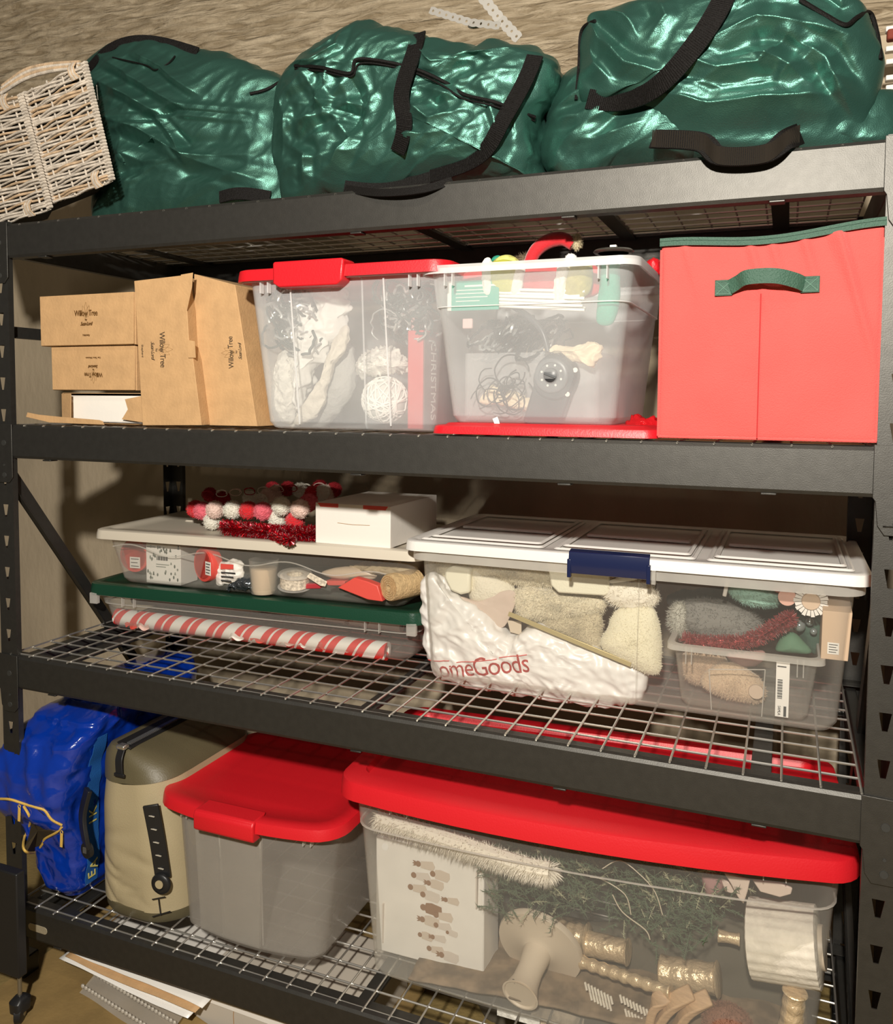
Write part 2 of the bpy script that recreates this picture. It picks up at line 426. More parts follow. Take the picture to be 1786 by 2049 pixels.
def center_g(g, c):
    g.v = [(v[0]-c[0], v[1]-c[1], v[2]-c[2]) for v in g.v]; return g
def pxprism(name, pts, Y, depth, m, label, cat, group=None, bevel=.002, parent=None):
    """solid with a front outline at depth Y (from picture points) and a real thickness"""
    q = px(pts, Y); cx = sum(a for a, b in q)/len(q); cz = min(b for a, b in q)
    g = G(); g.prism([(a-cx, b-cz) for a, b in q], 0, depth, lambda a, b, c: (a, c, b))
    o = obj(name, g, m, parent, bevel=bevel, loc=(cx, Y, cz))
    return tag(o, label, cat, group)
def soft(name, pts, Y, df, m, label=None, cat=None, group=None, db=None, namp=.003, nsc=18, n=110, mm=18, pw=2., parent=None, disp=None, seed=0., ctr=None, fur=None):
    q = px(pts, Y); g = pillow(q, Y, df, db, n, mm, pw, disp=disp, namp=namp, nsc=nsc, seed=seed, ctr=ctr)
    cx = sum(a for a, b in q)/len(q); cz = min(b for a, b in q)
    center_g(g, (cx, Y, cz))
    if fur:
        rf = random.Random(len(pts)*7+int(cx*900)); nf = len(g.f); hv = G(); k = 0
        while k < fur[0]:
            f = g.f[rf.randrange(nf)]; a = Vector(g.v[f[0]]); b = Vector(g.v[f[1]]); c = Vector(g.v[f[2]])
            if a.y > .004: continue
            k += 1; nn = (b-a).cross(c-a)
            if nn.length < 1e-12: continue
            nn.normalize(); nn = -nn if nn.y > 0 else nn
            p0 = a.lerp(b, rf.random()).lerp(c, rf.random()*.6); e = (nn*.6+Vector((rf.gauss(0, .5), rf.gauss(0, .2), rf.gauss(-.25, .5)))).normalized(); s_ = e.cross(nn)
            s_ = (s_.normalized() if s_.length > 1e-5 else Vector((1, 0, 0)))*fur[2]; hv.add([p0+s_, p0-s_, p0+e*fur[1]*rf.uniform(.6, 1.3)], [(0, 1, 2)])
        o_ = len(g.v); g.v += hv.v; g.f += [tuple(i+o_ for i in f) for f in hv.f]; g.m += hv.m
    o = obj(name, g, m, parent, smooth=True, loc=(cx, Y, cz), angle=3, fixn=False)
    return tag(o, label, cat, group)
def fuzz(g, c, r, n, ln, th, rnd, direction=None):
    for _ in range(n):
        d = Vector((rnd.gauss(0, 1), rnd.gauss(0, 1), rnd.gauss(0, 1))).normalized()
        p = Vector((c[0]+d.x*r[0], c[1]+d.y*r[1], c[2]+d.z*r[2])); e = (d*.7+Vector((rnd.gauss(0, .4), rnd.gauss(0, .4), rnd.gauss(0, .4)))+(direction or Vector())).normalized()
        s = e.orthogonal().normalized()*th; l = ln*rnd.uniform(.6, 1.2)
        k = len(g.v); s2 = e.cross(s).normalized()*th
        g.add([p+s, p-s*.5+s2*.86, p-s*.5-s2*.86, p+e*l], [(0, 1, 3), (1, 2, 3), (2, 0, 3)])
def tote(name, label, loc, rotz, W0, D0, W1, D1, H, m, mrim, r=.03, notch=None, step=None, bow=0, group=None, cat='storage box', rim=.012, rimh=.014, tabs=True, dy=0, t=.0016, bot=.014, wave=None):
    t_ = thing(name, label, cat, loc, rotz, group)
    def ring(z, inn=0, o=0, rad=None):
        f = z/H; W = W0+(W1-W0)*f; D = D0+(D1-D0)*f
        if step and z > step[0]: W += step[1]*2; D += step[1]*2
        return rr(W-2*inn+2*o, D-2*inn+2*o, (rad or r)*(.7+.3*f)-inn*.5, z, 0, dy*f, notch=notch, bow=bow)
    zs = [(0, bot), (.003, bot*.5), (bot, 0)]
    zlist = [z for z in (H*.25, H*.5, H*.75, H)]
    if step: zlist += [step[0]-.0005, step[0]+.0005]
    outer = [ring(z, inn=i) for z, i in zs]+[ring(z) for z in sorted(zlist)]
    inner = [ring(z, inn=t) for z in sorted(zlist, reverse=True)]+[ring(z+.002, inn=i+t) for z, i in reversed(zs)]
    g = G(); g.loft(outer+inner); obj('body', g, m, t_, smooth=True, angle=.5)
    gr = G()
    gr.loft([ring(H-.004, o=.0), ring(H-.004, o=rim), ring(H-rimh, o=rim+.0015), ring(H-rimh-.0002, o=rim+.003), ring(H+.001, o=rim+.001), ring(H+.001, inn=t), ring(H-.004, inn=t)], cap0=False, cap1=False)
    n = len(ring(0)); k = len(gr.v)
    gr.f += [(6*n+j, 6*n+(j+1) % n, (j+1) % n, j) for j in range(n)]; gr.m += [0]*n
    obj('rim', gr, mrim, t_, smooth=True, angle=.5)
    if tabs:
        for x in (-.40, -.36, .36, .40):
            gb = G(); xx = x*W1; yf = -D1/2+dy-bow*(1-(2*x)**2)*.98
            gb.box(xx-.001, xx+.001, yf-rim, yf, H-.036, H-.003); obj('rib', gb, mrim, t_)
    if step:
        gl = G(); z = step[0]; W = W0+(W1-W0)*z/H; D = D0+(D1-D0)*z/H
        ra = rr(W+.0, D+.0, r*.95, z, 0, dy*z/H, notch=notch, bow=bow); rb = rr(W+step[1]*2+.002, D+step[1]*2+.002, r, z, 0, dy*z/H, notch=notch, bow=bow)
        up = Vector((0, 0, .0018)); gl.loft([ra, rb, [p+up for p in rb], [p+up for p in ra], ra], False, False)
        obj('ledge', gl, mrim, t_, smooth=True, angle=.5)
    return t_
def lid(parent, W, D, h, z, m, r=.035, bow=0, rec=.005, inset=.03, name='lid', dy=0, rot=None, fil=.006, notch=None, loc=(0, 0, 0), crown=0):
    g = G(); R_ = lambda i, zz: rr(W-2*i, D-2*i, max(.006, r-i*.5), zz, 0, dy, bow=bow, notch=notch)
    g.loft([R_(.003, z), R_(-.001, z), R_(0, z+h*.5), R_(fil*.3, z+h-fil*.3), R_(fil, z+h), R_(inset, z+h), R_(inset+.006, z+h-rec), R_(inset+.05, z+h-rec+crown)])
    return obj(name, g, m, parent, smooth=True, angle=.7, loc=loc, rot=rot)

milky = clear('milky_plastic', (.93, .94, .95), .21, .30)
milkyr = clear('milky_rim', (.92, .92, .92), .55, .4)
clr = clear('clear_plastic', (.80, .77, .70), .035, .38, .15)
clrr = clear('clear_rim', (.85, .82, .76), .33, .5, .2)
redp = mat('red_plastic', (.62, .010, .018), .42, bump=.2, bscale=300)
greenp = mat('green_plastic', (.008, .048, .026), .3, bump=.2, bscale=300, coat=.3)
whitep = mat('white_plastic', (.80, .78, .74), .3, bump=.15, bscale=200)
navy = mat('navy_plastic', (.010, .016, .06), .25, coat=.4)
kraft = mat('kraft_board', (.50, .305, .145), .75, bump=.4, bscale=160, var=.07, vscale=30)
kraft2 = mat('kraft_edge', (.40, .22, .09), .8)
ink = mat('brown_ink', (.12, .05, .006), .7)
dink = mat('dark_ink', (.05, .03, .015), .7)
white = mat('white_card', (.80, .76, .70), .6, bump=.15, bscale=80)
cream = mat('cream_fur', (.70, .62, .45), .9, bump=3, bscale=150, var=.10, vscale=40, sheen=.4)
creamf = mat('cream_fabric', (.74, .68, .54), .85, bump=1.5, bscale=200)
blackp = mat('black_matte_plastic', (.012, .012, .013), .4)
S2, S3, S4, S1 = 1.3835, .8255, .2005, 1.8545

# ================================================================ second shelf, left: brown gift boxes
def leafprint(parent, m, c, rot, s):
    """leaf emblem drawn as fine strokes"""
    g = G()
    for k, (a, l) in enumerate(((0, 1.), (.35, .82), (-.35, .82), (.7, .55), (-.7, .55))):
        for sd in (-1, 1):
            pts = []
            for q in range(9):
                t = q/8; w_ = math.sin(PI*t)*.13*sd
                x = t*l; pts.append((w_*math.cos(a)+x*math.sin(a), x*math.cos(a)-w_*math.sin(a), 0))
            P = [(s*x, s*y, 0) for x, y, _ in pts]
            g.ribbon(P, s*.012, .0001, lambda i, P=P: Vector((-(P[min(i+1, 8)][1]-P[max(i-1, 0)][1]), P[min(i+1, 8)][0]-P[max(i-1, 0)][0], 0)))
    obj('emblem', g, m, parent, loc=c, rot=rot)
def wprint(parent, x, y, z, s, rot, m, third):
    """printed name, signature and box title; s = cap height scale"""
    fr = Matrix.Rotation(rot[2], 4, 'Z') @ Matrix.Rotation(rot[1], 4, 'Y') @ Matrix.Rotation(rot[0], 4, 'X')
    from mathutils import Euler
    fr = Euler(rot).to_matrix()
    o = lambda a, b: tuple(Vector((x, y, z))+fr @ Vector((a, b, 0)))
    text('print', 'Willow Tree', s*1.15, m, parent, o(0, 0), rot, sx=.78, ext=.0002, spacing=.9)
    text('signature', 'by', s*.42, m, parent, o(0, -s*.85), rot)
    text('signature', 'Susan Lordi', s*.72, m, parent, o(0, -s*1.45), rot, sx=.8, shear=.5, spacing=.8)
    if third: text('print', third, s*.40, m, parent, o(0, -s*3.0), rot)
    leafprint(parent, mat('faint_ink', (.33, .19, .07), .8), o(0, -s*.55), rot, s*2.1)
def carton(name, label, x0, x1, y0, y1, z0, z1, m=kraft, rotz=0, tuck=True, group=None, skew=0):
    cx = (x0+x1)/2; t = thing(name, label, 'box', (cx, y0, z0), rotz, group)
    W = x1-x0; D = y1-y0; H = z1-z0
    g = G(); g.box(-W/2, W/2, .0015, D, 0, H); obj('carton', g, m, t, bevel=.0012)
    if tuck:
        gf = G(); gf.hexa([(-W/2+.001, -.0006, .001), (W/2-.002, -.003, .001), (-W/2+.001, .0012, .001), (W/2-.002, .0, .001), (-W/2, -.0006, H), (W/2-.001, -.0015, H), (-W/2, .0012, H), (W/2-.001, .0012, H)])
        f = obj('tuck_flap', gf, m, t, bevel=.0006)
    return t
bA = carton('gift_box', 'brown gift box lying flat on top of the other small brown box at left', .098, .380, .020, .20, 1.564, 1.680, group=None)
wprint(bA, .002, -.0033, .073, .0165, (PI/2, 0, 0), ink, 'Nativity')
bB = carton('gift_box', 'brown gift box with upside down print in the middle of the stack', .120, .372, .030, .19, 1.4615, 1.5625)
wprint(bB, .004, -.0033, .036, .013, (PI/2, PI, 0), ink, 'Our Three Wisemen')
# open box with white insert, flap down
bC = thing('opened_box', 'opened brown box at the bottom of the stack with white insert showing', 'box', (.26, .045, S2))
g = G(); g.box(-.125, .125, .012, .15, 0, .002); g.box(-.125, -.1235, 0, .15, 0, .071); g.box(.1235, .125, 0, .15, 0, .071); g.box(-.125, .125, .0, .15, .0705, .072); g.box(-.125, .125, .1485, .15, 0, .072)
obj('carton', g, kraft, bC, bevel=.0005)
g = G(); g.hexa([(-.125, -.003, .0), (-.078, -.022, 0), (-.125, -.001, 0), (-.078, -.020, 0), (-.125, -.003, .07), (-.082, -.016, .070), (-.125, -.001, .07), (-.082, -.014, .070)]); obj('side_flap', g, kraft, bC, bevel=.0006)
g = G(); q = [(.066, .03), (.085, .010), (.125, .0), (.125, .034), (.066, .034)]
g.prism([(.07, .058), (.125, .067), (.125, .006), (.06, .012), (.078, .035)], -.006, -.0045, lambda a, b, c: (a, c, b)); obj('side_flap', g, kraft, bC)
g = G(); g.prism([(-.205, .010), (-.13, -.002), (.035, -.004), (.03, .004), (.02, .0065), (-.1, .012), (-.165, .016), (-.20, .021)], -.034, -.032, lambda a, b, c: (a, c, b+.004)); obj('front_flap', g, kraft, bC, bevel=.0005)
g = G(); g.box(-.118, .118, .004, .14, .003, .066); tag(obj('white_insert', g, white, bC, bevel=.004), 'white foam insert')
# tall box leaning, with open lid seam
def facebox(label, pts, Y, depth, shift=0):
    q = px(pts, Y); cx = sum(a for a, b in q)/len(q); z0 = S2
    t = thing('gift_box', label, 'box', (cx, Y, z0))
    g = G(); g.prism([(a-cx, max(0, b-z0)) for a, b in q], 0, depth, lambda a, b, c: (a+shift*c, c, b)); obj('carton', g, kraft, t, bevel=.0012)
    def pp(p, y=0, th=.0015, m=kraft, nm='tuck_flap'):
        g = G(); g.prism([(a-cx, b-z0) for a, b in px(p, Y)], y, y+th, lambda a, b, c: (a, c, b)); return obj(nm, g, m, t, bevel=.0004)
    return t, cx, z0, pp
t, cx, z0, pp = facebox('tall narrow brown gift box leaning beside the small box stack', [(285, 852), (403, 851), (386, 718), (378, 690), (374, 620), (364, 551), (268, 562)], .02, .15, -.15)
pp([(364, 550), (388, 546), (386, 575), (376, 622)], -.004); pp([(375, 680), (391, 683), (393, 716), (378, 716)], -.003, nm='tab')
c = at(325, 700, .02); wprint(t, c.x-cx, -.0006, c.z-z0, .0185, (PI/2, PI/2-.03, 0), dink, 'Shepherd')
t, cx, z0, pp = facebox('wide brown gift box standing upright against the red lidded tote', [(407, 851), (514, 853), (470, 570), (388, 548), (388, 620), (395, 700)], .055, .22, .02)
c = at(462, 705, .055); wprint(t, c.x-cx, -.0006, c.z-z0, .0165, (PI/2, -PI/2-.05, 0), dink, None)

# ================================================================ second shelf: red lidded tote
T2 = tote('clear_tote', 'clear storage tote with red lid beside the brown gift boxes', (.907, .185, S2), 0, .380, .30, .438, .352, .312, milky, milkyr, r=.028, notch=[(.22, .225, .004)], bow=0, dy=-.006)
lid(T2, .480, .395, .024, .300, redp, r=.04, inset=.045, dy=-.006, rec=-.006)
g = G(); rg = lambda z, a, b: [Vector(p) for p in ((a, -.212, z), (b, -.212, z), (b, -.165, z), (a, -.165, z))]
g.loft([rg(.283, -.118, .012), rg(.292, -.133, .024), rg(.331, -.133, .028), rg(.334, -.128, .022)]); obj('latch', g, redp, T2, bevel=.004)
for x in (-.058, .0525):
    g = G(); g.tube([(x*1.9+.0, -.1505, .01), (x*1.9+.0-.004*0, -.1845, .295)], .0019, 6); obj('corner_ridge', g, milkyr, T2)
# contents of the red lidded tote
rnd = random.Random(3)
grn = mat('dark_garland', (.018, .035, .028), .6); silver = mat('silver_wire', (.55, .57, .56), .35, metal=.7)
def tangle(name, label, cat, c, r, n, rad, m, rnd, turns=1.2, pts=14, m2=None, frac=.2, parent=None):
    t = [G(), G()]
    for i in range(n):
        c0 = Vector((c[0]+rnd.uniform(-1, 1)*r[0]*.55, c[1]+rnd.uniform(-1, 1)*r[1]*.55, c[2]+rnd.uniform(-1, 1)*r[2]*.55))
        ax = Vector((rnd.gauss(0, .5), 1, rnd.gauss(0, .5))).normalized(); u = ax.orthogonal().normalized(); v = ax.cross(u)
        a0 = rnd.uniform(0, 6.28); ra = rnd.uniform(.3, .5); rb = ra*rnd.uniform(.5, 1.4); P = []
        for k in range(pts):
            a = a0+turns*PI*k/pts*rnd.uniform(.95, 1.05)
            q = c0+u*(math.cos(a)*ra*r[0])+v*(math.sin(a)*rb*r[2])+ax*(rnd.uniform(-1, 1)*.12*r[1])
            P.append((min(max(q.x, c[0]-r[0]), c[0]+r[0]), min(max(q.y, c[1]-r[1]), c[1]+r[1]), min(max(q.z, c[2]-r[2]), c[2]+r[2])))
        t[1 if (m2 and rnd.random() < frac) else 0].tube(smooth_path(P, 2), rad*rnd.uniform(.7, 1.3), 5)
    o = obj(name, center_g(t[0], c), m, parent, smooth=True, loc=c); o['kind'] = 'stuff'
    tag(o, label, cat)
    if m2 and t[1].v: obj('silver_strand', center_g(t[1], c), m2, o, smooth=True)['kind'] = 'stuff'
    return o
tangle('light_string', 'dark green wire tangle at the right inside the red lidded tote', 'light string', (1.015, .11, 1.63), (.085, .08, .080), 70, .0024, grn, rnd, m2=silver, frac=.45)
tangle('light_string', 'dark green wire tangle at the left inside the red lidded tote', 'light string', (.758, .085, 1.615), (.070, .06, .088), 120, .0026, grn, rnd, m2=silver, frac=.4)
pap = mat('white_tissue', (.86, .83, .78), .7, bump=1, bscale=35, var=.03, vscale=9)
soft('tissue_paper', [(560, 575), (640, 565), (700, 590), (690, 660), (640, 740), (610, 800), (600, 830), (588, 780), (592, 700), (585, 640)], .10, .035, pap, 'crumpled white tissue paper in the middle of the red lidded tote', 'paper', namp=.006, nsc=22, n=200, mm=40, disp=crump(.022, 20))
lace = mat('lace_white', (.70, .67, .60), .85, bump=1.5, bscale=120, var=.15, vscale=90)
soft('lace_cloth', [(560, 712), (596, 695), (608, 780), (594, 846), (556, 848), (547, 800)], .11, .04, lace, 'white knitted lace cloth at lower left inside the red lidded tote', 'cloth', namp=.006, nsc=40, n=160, mm=30, disp=crump(.012, 30, 6))
soft('burlap_ribbon', [(690, 650), (702, 672), (670, 740), (640, 830), (590, 850), (600, 820), (640, 760), (660, 700)], .075, .012, mat('cream_ribbon', (.68, .62, .52), .7, bump=.8, bscale=200), 'cream folded ribbon slanting across the red lidded tote', 'ribbon', namp=.004, nsc=30, n=160, mm=24, disp=crump(.008, 24, 3))
soft('gauze_cloth', [(700, 680), (712, 760), (690, 810), (650, 850), (600, 856), (640, 800), (665, 730)], .12, .03, mat('grey_gauze', (.42, .41, .38), .85, bump=1, bscale=180), 'grey gauze cloth behind the cream ribbon', 'cloth', namp=.005, nsc=40)
o = None
c = at(770, 800, .085)
t = thing('wrapped_ball', 'white string wrapped ball at lower right inside the red lidded tote', 'ornament', (c.x, c.y, c.z-.045))
g = G(); g.ball((0, 0, .045), .045, 20, 14); obj('ball', g, mat('ball_white', (.60, .60, .56), .5), t, smooth=True)
for i in range(26):
    P = []; ax = Vector((rnd.gauss(0, 1), rnd.gauss(0, 1), rnd.gauss(0, 1))).normalized(); u = ax.orthogonal().normalized(); v = ax.cross(u)
    for k in range(17): a = 2*PI*k/16*rnd.uniform(.98, 1.02); P.append(Vector((0, 0, .045))+(u*math.cos(a)+v*math.sin(a))*.0475+ax*.004*math.sin(3*a+i))
    g = G(); g.tube(P, .0017, 5); obj('string', g, pap, t, smooth=True)
soft('foam_flowers', [(725, 705), (780, 690), (820, 730), (800, 752), (735, 760), (712, 740)], .095, .03, mat('foam_white', (.66, .64, .58), .6, bump=2, bscale=60, var=.3, vscale=60), 'white foam flower bunch above the wrapped ball', 'ornament', namp=.008, nsc=60, n=180, mm=30, disp=crump(.022, 34, 2))
soft('pink_cloth', [(818, 610), (835, 600), (840, 690), (830, 700), (820, 660)], .12, .02, mat('pinkish', (.55, .30, .28), .8), 'pale pink cloth strip at right in the red lidded tote', 'cloth')
# red box with lettering between the totes
t = thing('printed_box', 'red box with CHRISTMAS lettering on its side inside the red lidded tote', 'box', (1.058, .078, S2+.003), .0)
lb = mat('red_carton', (.55, .05, .05), .55); db = mat('darkred_carton', (.16, .03, .025), .6)
g = G(); g.box(-.036, -.002, 0, .14, 0, .198); obj('carton', g, lb, t, bevel=.002)
g = G(); g.box(-.0015, .0005, .002, .138, .002, .196); s = obj('side_panel', g, db, t)
text('lettering', 'CHRISTMAS', .036, mat('letter_white', (.75, .70, .65), .6), t, (.0012, .045, .098), (PI/2, PI/2, PI/2), sx=.86)

# ================================================================ second shelf: open tote standing on its red lid
L3 = thing('tote_lid', 'red tote lid lying flat under the open clear tote', 'lid', (1.318, .205, S2-.002))
lid(L3, .430, .405, .016, .001, redp, r=.03, inset=.018, rec=-.004, fil=.007)
T3 = tote('clear_tote', 'open clear tote full of cables and christmas decorations standing on a red lid', (1.289, .205, S2+.018), 0, .315, .33, .378, .39, .292, milky, milkyr, r=.035, step=(.218, .003), dy=-.008)
for x in (-.055, .0, .02, .13): pass
S2b = S2+.026
fab_r = mat('red_cloth', (.55, .02, .035), .8, bump=.6, bscale=300, sheen=.3); fab_g = mat('teal_cloth', (.03, .30, .20), .8, bump=.6, bscale=300); fab_y = mat('olive_cloth', (.42, .42, .05), .8, bump=.6, bscale=200); fur_w = mat('white_fur', (.78, .74, .68), .95, bump=1.2, bscale=200, sheen=.5)
soft('elf_hat', [(930, 548), (1000, 532), (1180, 528), (1195, 560), (1190, 590), (1100, 598), (1000, 592), (925, 560)], .075, .03, fab_r, 'red felt christmas stocking lying across the top of the open tote', 'stocking', namp=.005)
soft('cuff', [(965, 525), (982, 522), (985, 590), (968, 590)], .04, .012, fur_w, 'white fluffy trim left of the olive band', 'trim', namp=.003, nsc=60)
soft('cloth_band', [(980, 528), (1035, 525), (1033, 585), (982, 580)], .045, .018, fab_y, 'olive green cloth band inside the open tote top', 'cloth', namp=.003)
soft('cuff', [(1033, 532), (1050, 530), (1040, 590), (1020, 585)], .043, .012, fur_w, 'white fluffy trim right of the olive band', 'trim', namp=.003, nsc=60)
soft('cuff', [(1118, 530), (1142, 525), (1130, 605), (1108, 600)], .043, .014, fur_w, 'wide white fur cuff near the centre right of the open tote', 'trim', namp=.004, nsc=60)
soft('cloth_band', [(1142, 528), (1182, 526), (1178, 585), (1130, 600)], .045, .018, mat('khaki_cloth', (.38, .34, .10), .8, bump=.8, bscale=120, var=.2, vscale=50), 'khaki knitted band beside the wide fur cuff', 'cloth', namp=.004)
soft('felt_strip', [(1205, 525), (1240, 525), (1232, 640), (1195, 645), (1198, 590)], .04, .014, fab_g, 'teal felt strip hanging at the right corner of the open tote', 'felt', namp=.003)
# packet: teal tag with window and white sticks
c = at(950, 590, .035); t = thing('candle_stick_pack', 'clear pack of white sticks with a teal header card', 'packet', (c.x, c.y, c.z-.025), 0)
g = G(); g.box(-.048, .048, -.002, .0, -.004, .052); hc = obj('header_card', g, mat('teal_card', (.02, .33, .24), .5), t, bevel=.0006)
g = G(); g.box(-.055, -.047, -.003, .001, -.004, .052); obj('card_edge', g, white, t)
for z, wz, x0, x1 in ((.040, .0022, -.02, .046), (.0335, .001, -.038, .03), (.027, .001, -.038, .02), (.02, .001, -.038, .026), (.013, .001, -.038, .01)):
    g = G(); g.box(x0, x1, -.0026, -.002, z, z+wz*1.5); obj('print_line', g, white, hc)
wst = mat('white_stick', (.85, .83, .79), .45)
for i in range(11):
    z = .034-.0062*(i % 6)+(0 if i < 6 else -.003); y = .004+(.006 if i >= 6 else 0)
    g = G(); g.tube([(.047, y, z), (.20+.01*rnd.random(), y-.003, z-.010-.003*rnd.random())], .0029, 8); obj('stick', g, wst, t, smooth=True)
tangle('cable_bundle', 'black cable tangle filling the middle of the open tote', 'cable', (1.235, .13, 1.565), (.12, .09, .042), 44, .0026, blackp, rnd, m2=silver, frac=.18)
tangle('cord', 'thin black cord loops hanging behind the front wall of the open tote', 'cord', (1.225, .055, 1.475), (.07, .012, .062), 16, .0013, blackp, rnd, turns=1.7)
# inner frosted box at the bottom of the tote
g = G(); gl = [rr(.27, .2, .02, z) for z in (0, .13)]; g.loft(gl+[rr(.266, .196, .02, z) for z in (.13, .003)])
o = obj('inner_box', g, milky, None, smooth=True, loc=(1.272, .185, S2+.024)); tag(o, 'milky inner box at the bottom of the open tote', 'box')
crin = mat('beige_tissue', (.72, .60, .42), .75, bump=.8, bscale=50)
soft('beige_paper', [(1085, 700), (1130, 690), (1200, 682), (1205, 715), (1190, 740), (1160, 728), (1120, 715)], .06, .014, crin, 'crumpled beige paper above the black timer', 'paper', namp=.004, nsc=40, n=150, mm=24, disp=crump(.012, 28, 8))
soft('beige_paper', [(962, 790), (990, 768), (1050, 790), (1100, 812), (1110, 840), (1060, 830), (1000, 815), (960, 810)], .075, .01, crin, 'crumpled beige paper at the bottom left of the open tote', 'paper', namp=.004, nsc=40, n=150, mm=24, disp=crump(.012, 28, 8))
# black outdoor timer
c = at(1108, 755, .045); t = thing('plug_timer', 'black outdoor plug timer with round dial behind the tote wall', 'timer', (c.x, c.y, c.z), rot=(0, .35, 0))
tb = mat('timer_black', (.028, .030, .034), .35)
g = G(); g.loft([rr(.072, .078, .034, 0, n=8), rr(.078, .084, .036, .006, n=8), rr(.078, .084, .036, .036, n=8), rr(.070, .076, .03, .042, n=8)])
b = obj('case', g, tb, t, smooth=True, rot=(PI/2, 0, 0), loc=(0, .04, 0))
g = G(); g.hexa([(-.030, .006, -.10), (.04, .006, -.11), (-.03, .03, -.10), (.04, .03, -.11), (-.036, .006, 0), (.038, .006, 0), (-.036, .03, 0), (.038, .03, 0)]); obj('plug_block', g, tb, t, bevel=.005)
g = G(); g.lathe([(.032, 0), (.032, .006), (.030, .008), (.024, .008), (.024, .005), (.0, .005)], 32, (-.004, -.002, .002), (0, -1, 0)); d = obj('dial', g, mat('dial_grey', (.10, .105, .11), .35), t, smooth=True)
g = G(); g.lathe([(.014, .0), (.014, .010), (.012, .012), (.0, .012)], 24, (-.004, -.004, .002), (0, -1, 0)); k = obj('knob', g, tb, t, smooth=True)
g = G(); g.box(-.016, .008, -.0185, -.015, .0, .004); obj('pointer', g, mat('dial_grey', (.1, .1, .1)), k)
for i in range(8):
    a = i*PI/4; g = G(); g.lathe([(.0022, 0), (.0022, .001)], 8, (-.004+.0195*math.cos(a), -.0068, .002+.0195*math.sin(a)), (0, -1, 0)); obj('mark', g, white, d)
for x, z in ((.033, .026), (.035, -.02)):
    g = G(); g.lathe([(.0045, 0), (.0045, .002)], 12, (x, .0, z), (0, -1, 0)); obj('screw', g, white, t)
g = G(); g.tube(smooth_path([(-.03, .01, .04), (-.06, .01, .075), (-.12, .02, .095), (-.2, .03, .10)]), .006, 8); obj('cord', g, tb, t, smooth=True)
g = G(); g.box(-.010, .010, -.002, .006, -.009, .010); c = at(935, 648, .05); tag(obj('plug_fuse_label', g, mat('label_pink', (.75, .5, .48), .5), None, bevel=.002, loc=c), 'small pale square plug tag on the black cables', 'tag')
g = G(); g.ribbon(smooth_path([(0, 0, 0), (.006, -.004, -.012), (.008, 0, -.03)]), .010, .0006, (1, 0, .0)); c = at(990, 836, .035); tag(obj('paper_strip', g, white, None, loc=c), 'white paper strip curled at the tote bottom', 'paper')
# on top of the open tote
t = thing('headband', 'curved red plush antler headband with furry ends on the open tote', 'headband', tuple(at(1100, 515, .12)))
P = smooth_path([(-.045, 0, -.02), (-.03, 0, .012), (-.005, 0, .030), (.025, 0, .033), (.045, 0, .020)], 6)
g = G(); g.tube(P, [.011+.003*math.sin(PI*i/(len(P)-1)) for i in range(len(P))], 12); obj('plush_band', g, mat('red_plush', (.62, .012, .02), .8, bump=.6, bscale=300, sheen=.4), t, smooth=True)
g = G(); g.ball((-.055, .02, -.002), (.022, .012, .012), 10, 8); fuzz(g, (-.055, .02, -.002), (.022, .012, .012), 500, .009, .0006, rnd); obj('brown_fur', g, mat('brown_fur', (.18, .13, .08), .95), t)
g = G(); g.ball((.052, .0, .026), (.008, .010, .014), 10, 8); fuzz(g, (.052, .0, .026), (.008, .01, .014), 400, .006, .0005, rnd); obj('pale_fur', g, mat('pale_fur', (.55, .47, .30), .95), t)
def pompom(c, r, m, label, cat='pompom', group=None, n=260, rnd=rnd, squash=1):
    g = G(); g.ball((0, 0, 0), (r*.86, r*.86, r*.86*squash), 20, 14, lambda d: 1+.05*mnoise.noise(d*5+Vector(c)*9)); fuzz(g, (0, 0, 0), (r*.8, r*.8, r*.8*squash), n, r*.24, r*.035, rnd)
    return tag(obj('pompom', g, m, None, loc=c), label, cat, group)
pompom(at(976, 530, .05), .011, fur_w, 'small white pompom at the left rim of the open tote')
pompom(at(1142, 520, .05), .013, fur_w, 'white pompom at the middle rim of the open tote')
soft('knit_hat', [(988, 528), (1000, 514), (1020, 510), (1036, 518), (1040, 530)], .07, .02, mat('yellow_knit', (.58, .56, .16), .9, bump=1.5, bscale=150, var=.2, vscale=120), 'yellow green knitted tip poking over the open tote', 'cap', namp=.002)
soft('felt_tip', [(982, 526), (988, 514), (1000, 512), (1002, 526)], .10, .012, fab_g, 'teal felt tip behind the yellow knit', 'felt')
c = at(1227, 504, .09); t = thing('round_hanger', 'flat round dark metal plate with a white knob on the open tote', 'plate', tuple(c))
g = G(); g.lathe([(.034, -.003), (.037, 0), (.034, .003), (.028, .003), (.027, .0), (.028, -.003)], 28, (0, 0, 0)); g.lathe([(.0275, -.0005), (.0275, .0005)], 20); obj('disc', g, mat('bronze_disc', (.14, .13, .11), .35, metal=.6), t, smooth=True)
g = G(); g.box(-.006, .006, -.006, .006, .002, .012); obj('knob', g, white, t, bevel=.001)
soft('red_bow', [(1290, 535), (1305, 515), (1318, 520), (1322, 545), (1305, 550)], .22, .02, redp, 'red shiny bow behind the open tote rim', 'bow', namp=.004, nsc=60)
soft('red_tinsel', [(1235, 862), (1262, 842), (1290, 834), (1312, 846), (1318, 864), (1270, 868)], .13, .02, mat('red_foil', (.55, .01, .015), .25, metal=.3, bump=1.5, bscale=80), 'crumpled red foil between the open tote and the red cube', 'foil', namp=.012, nsc=60, db=.02)

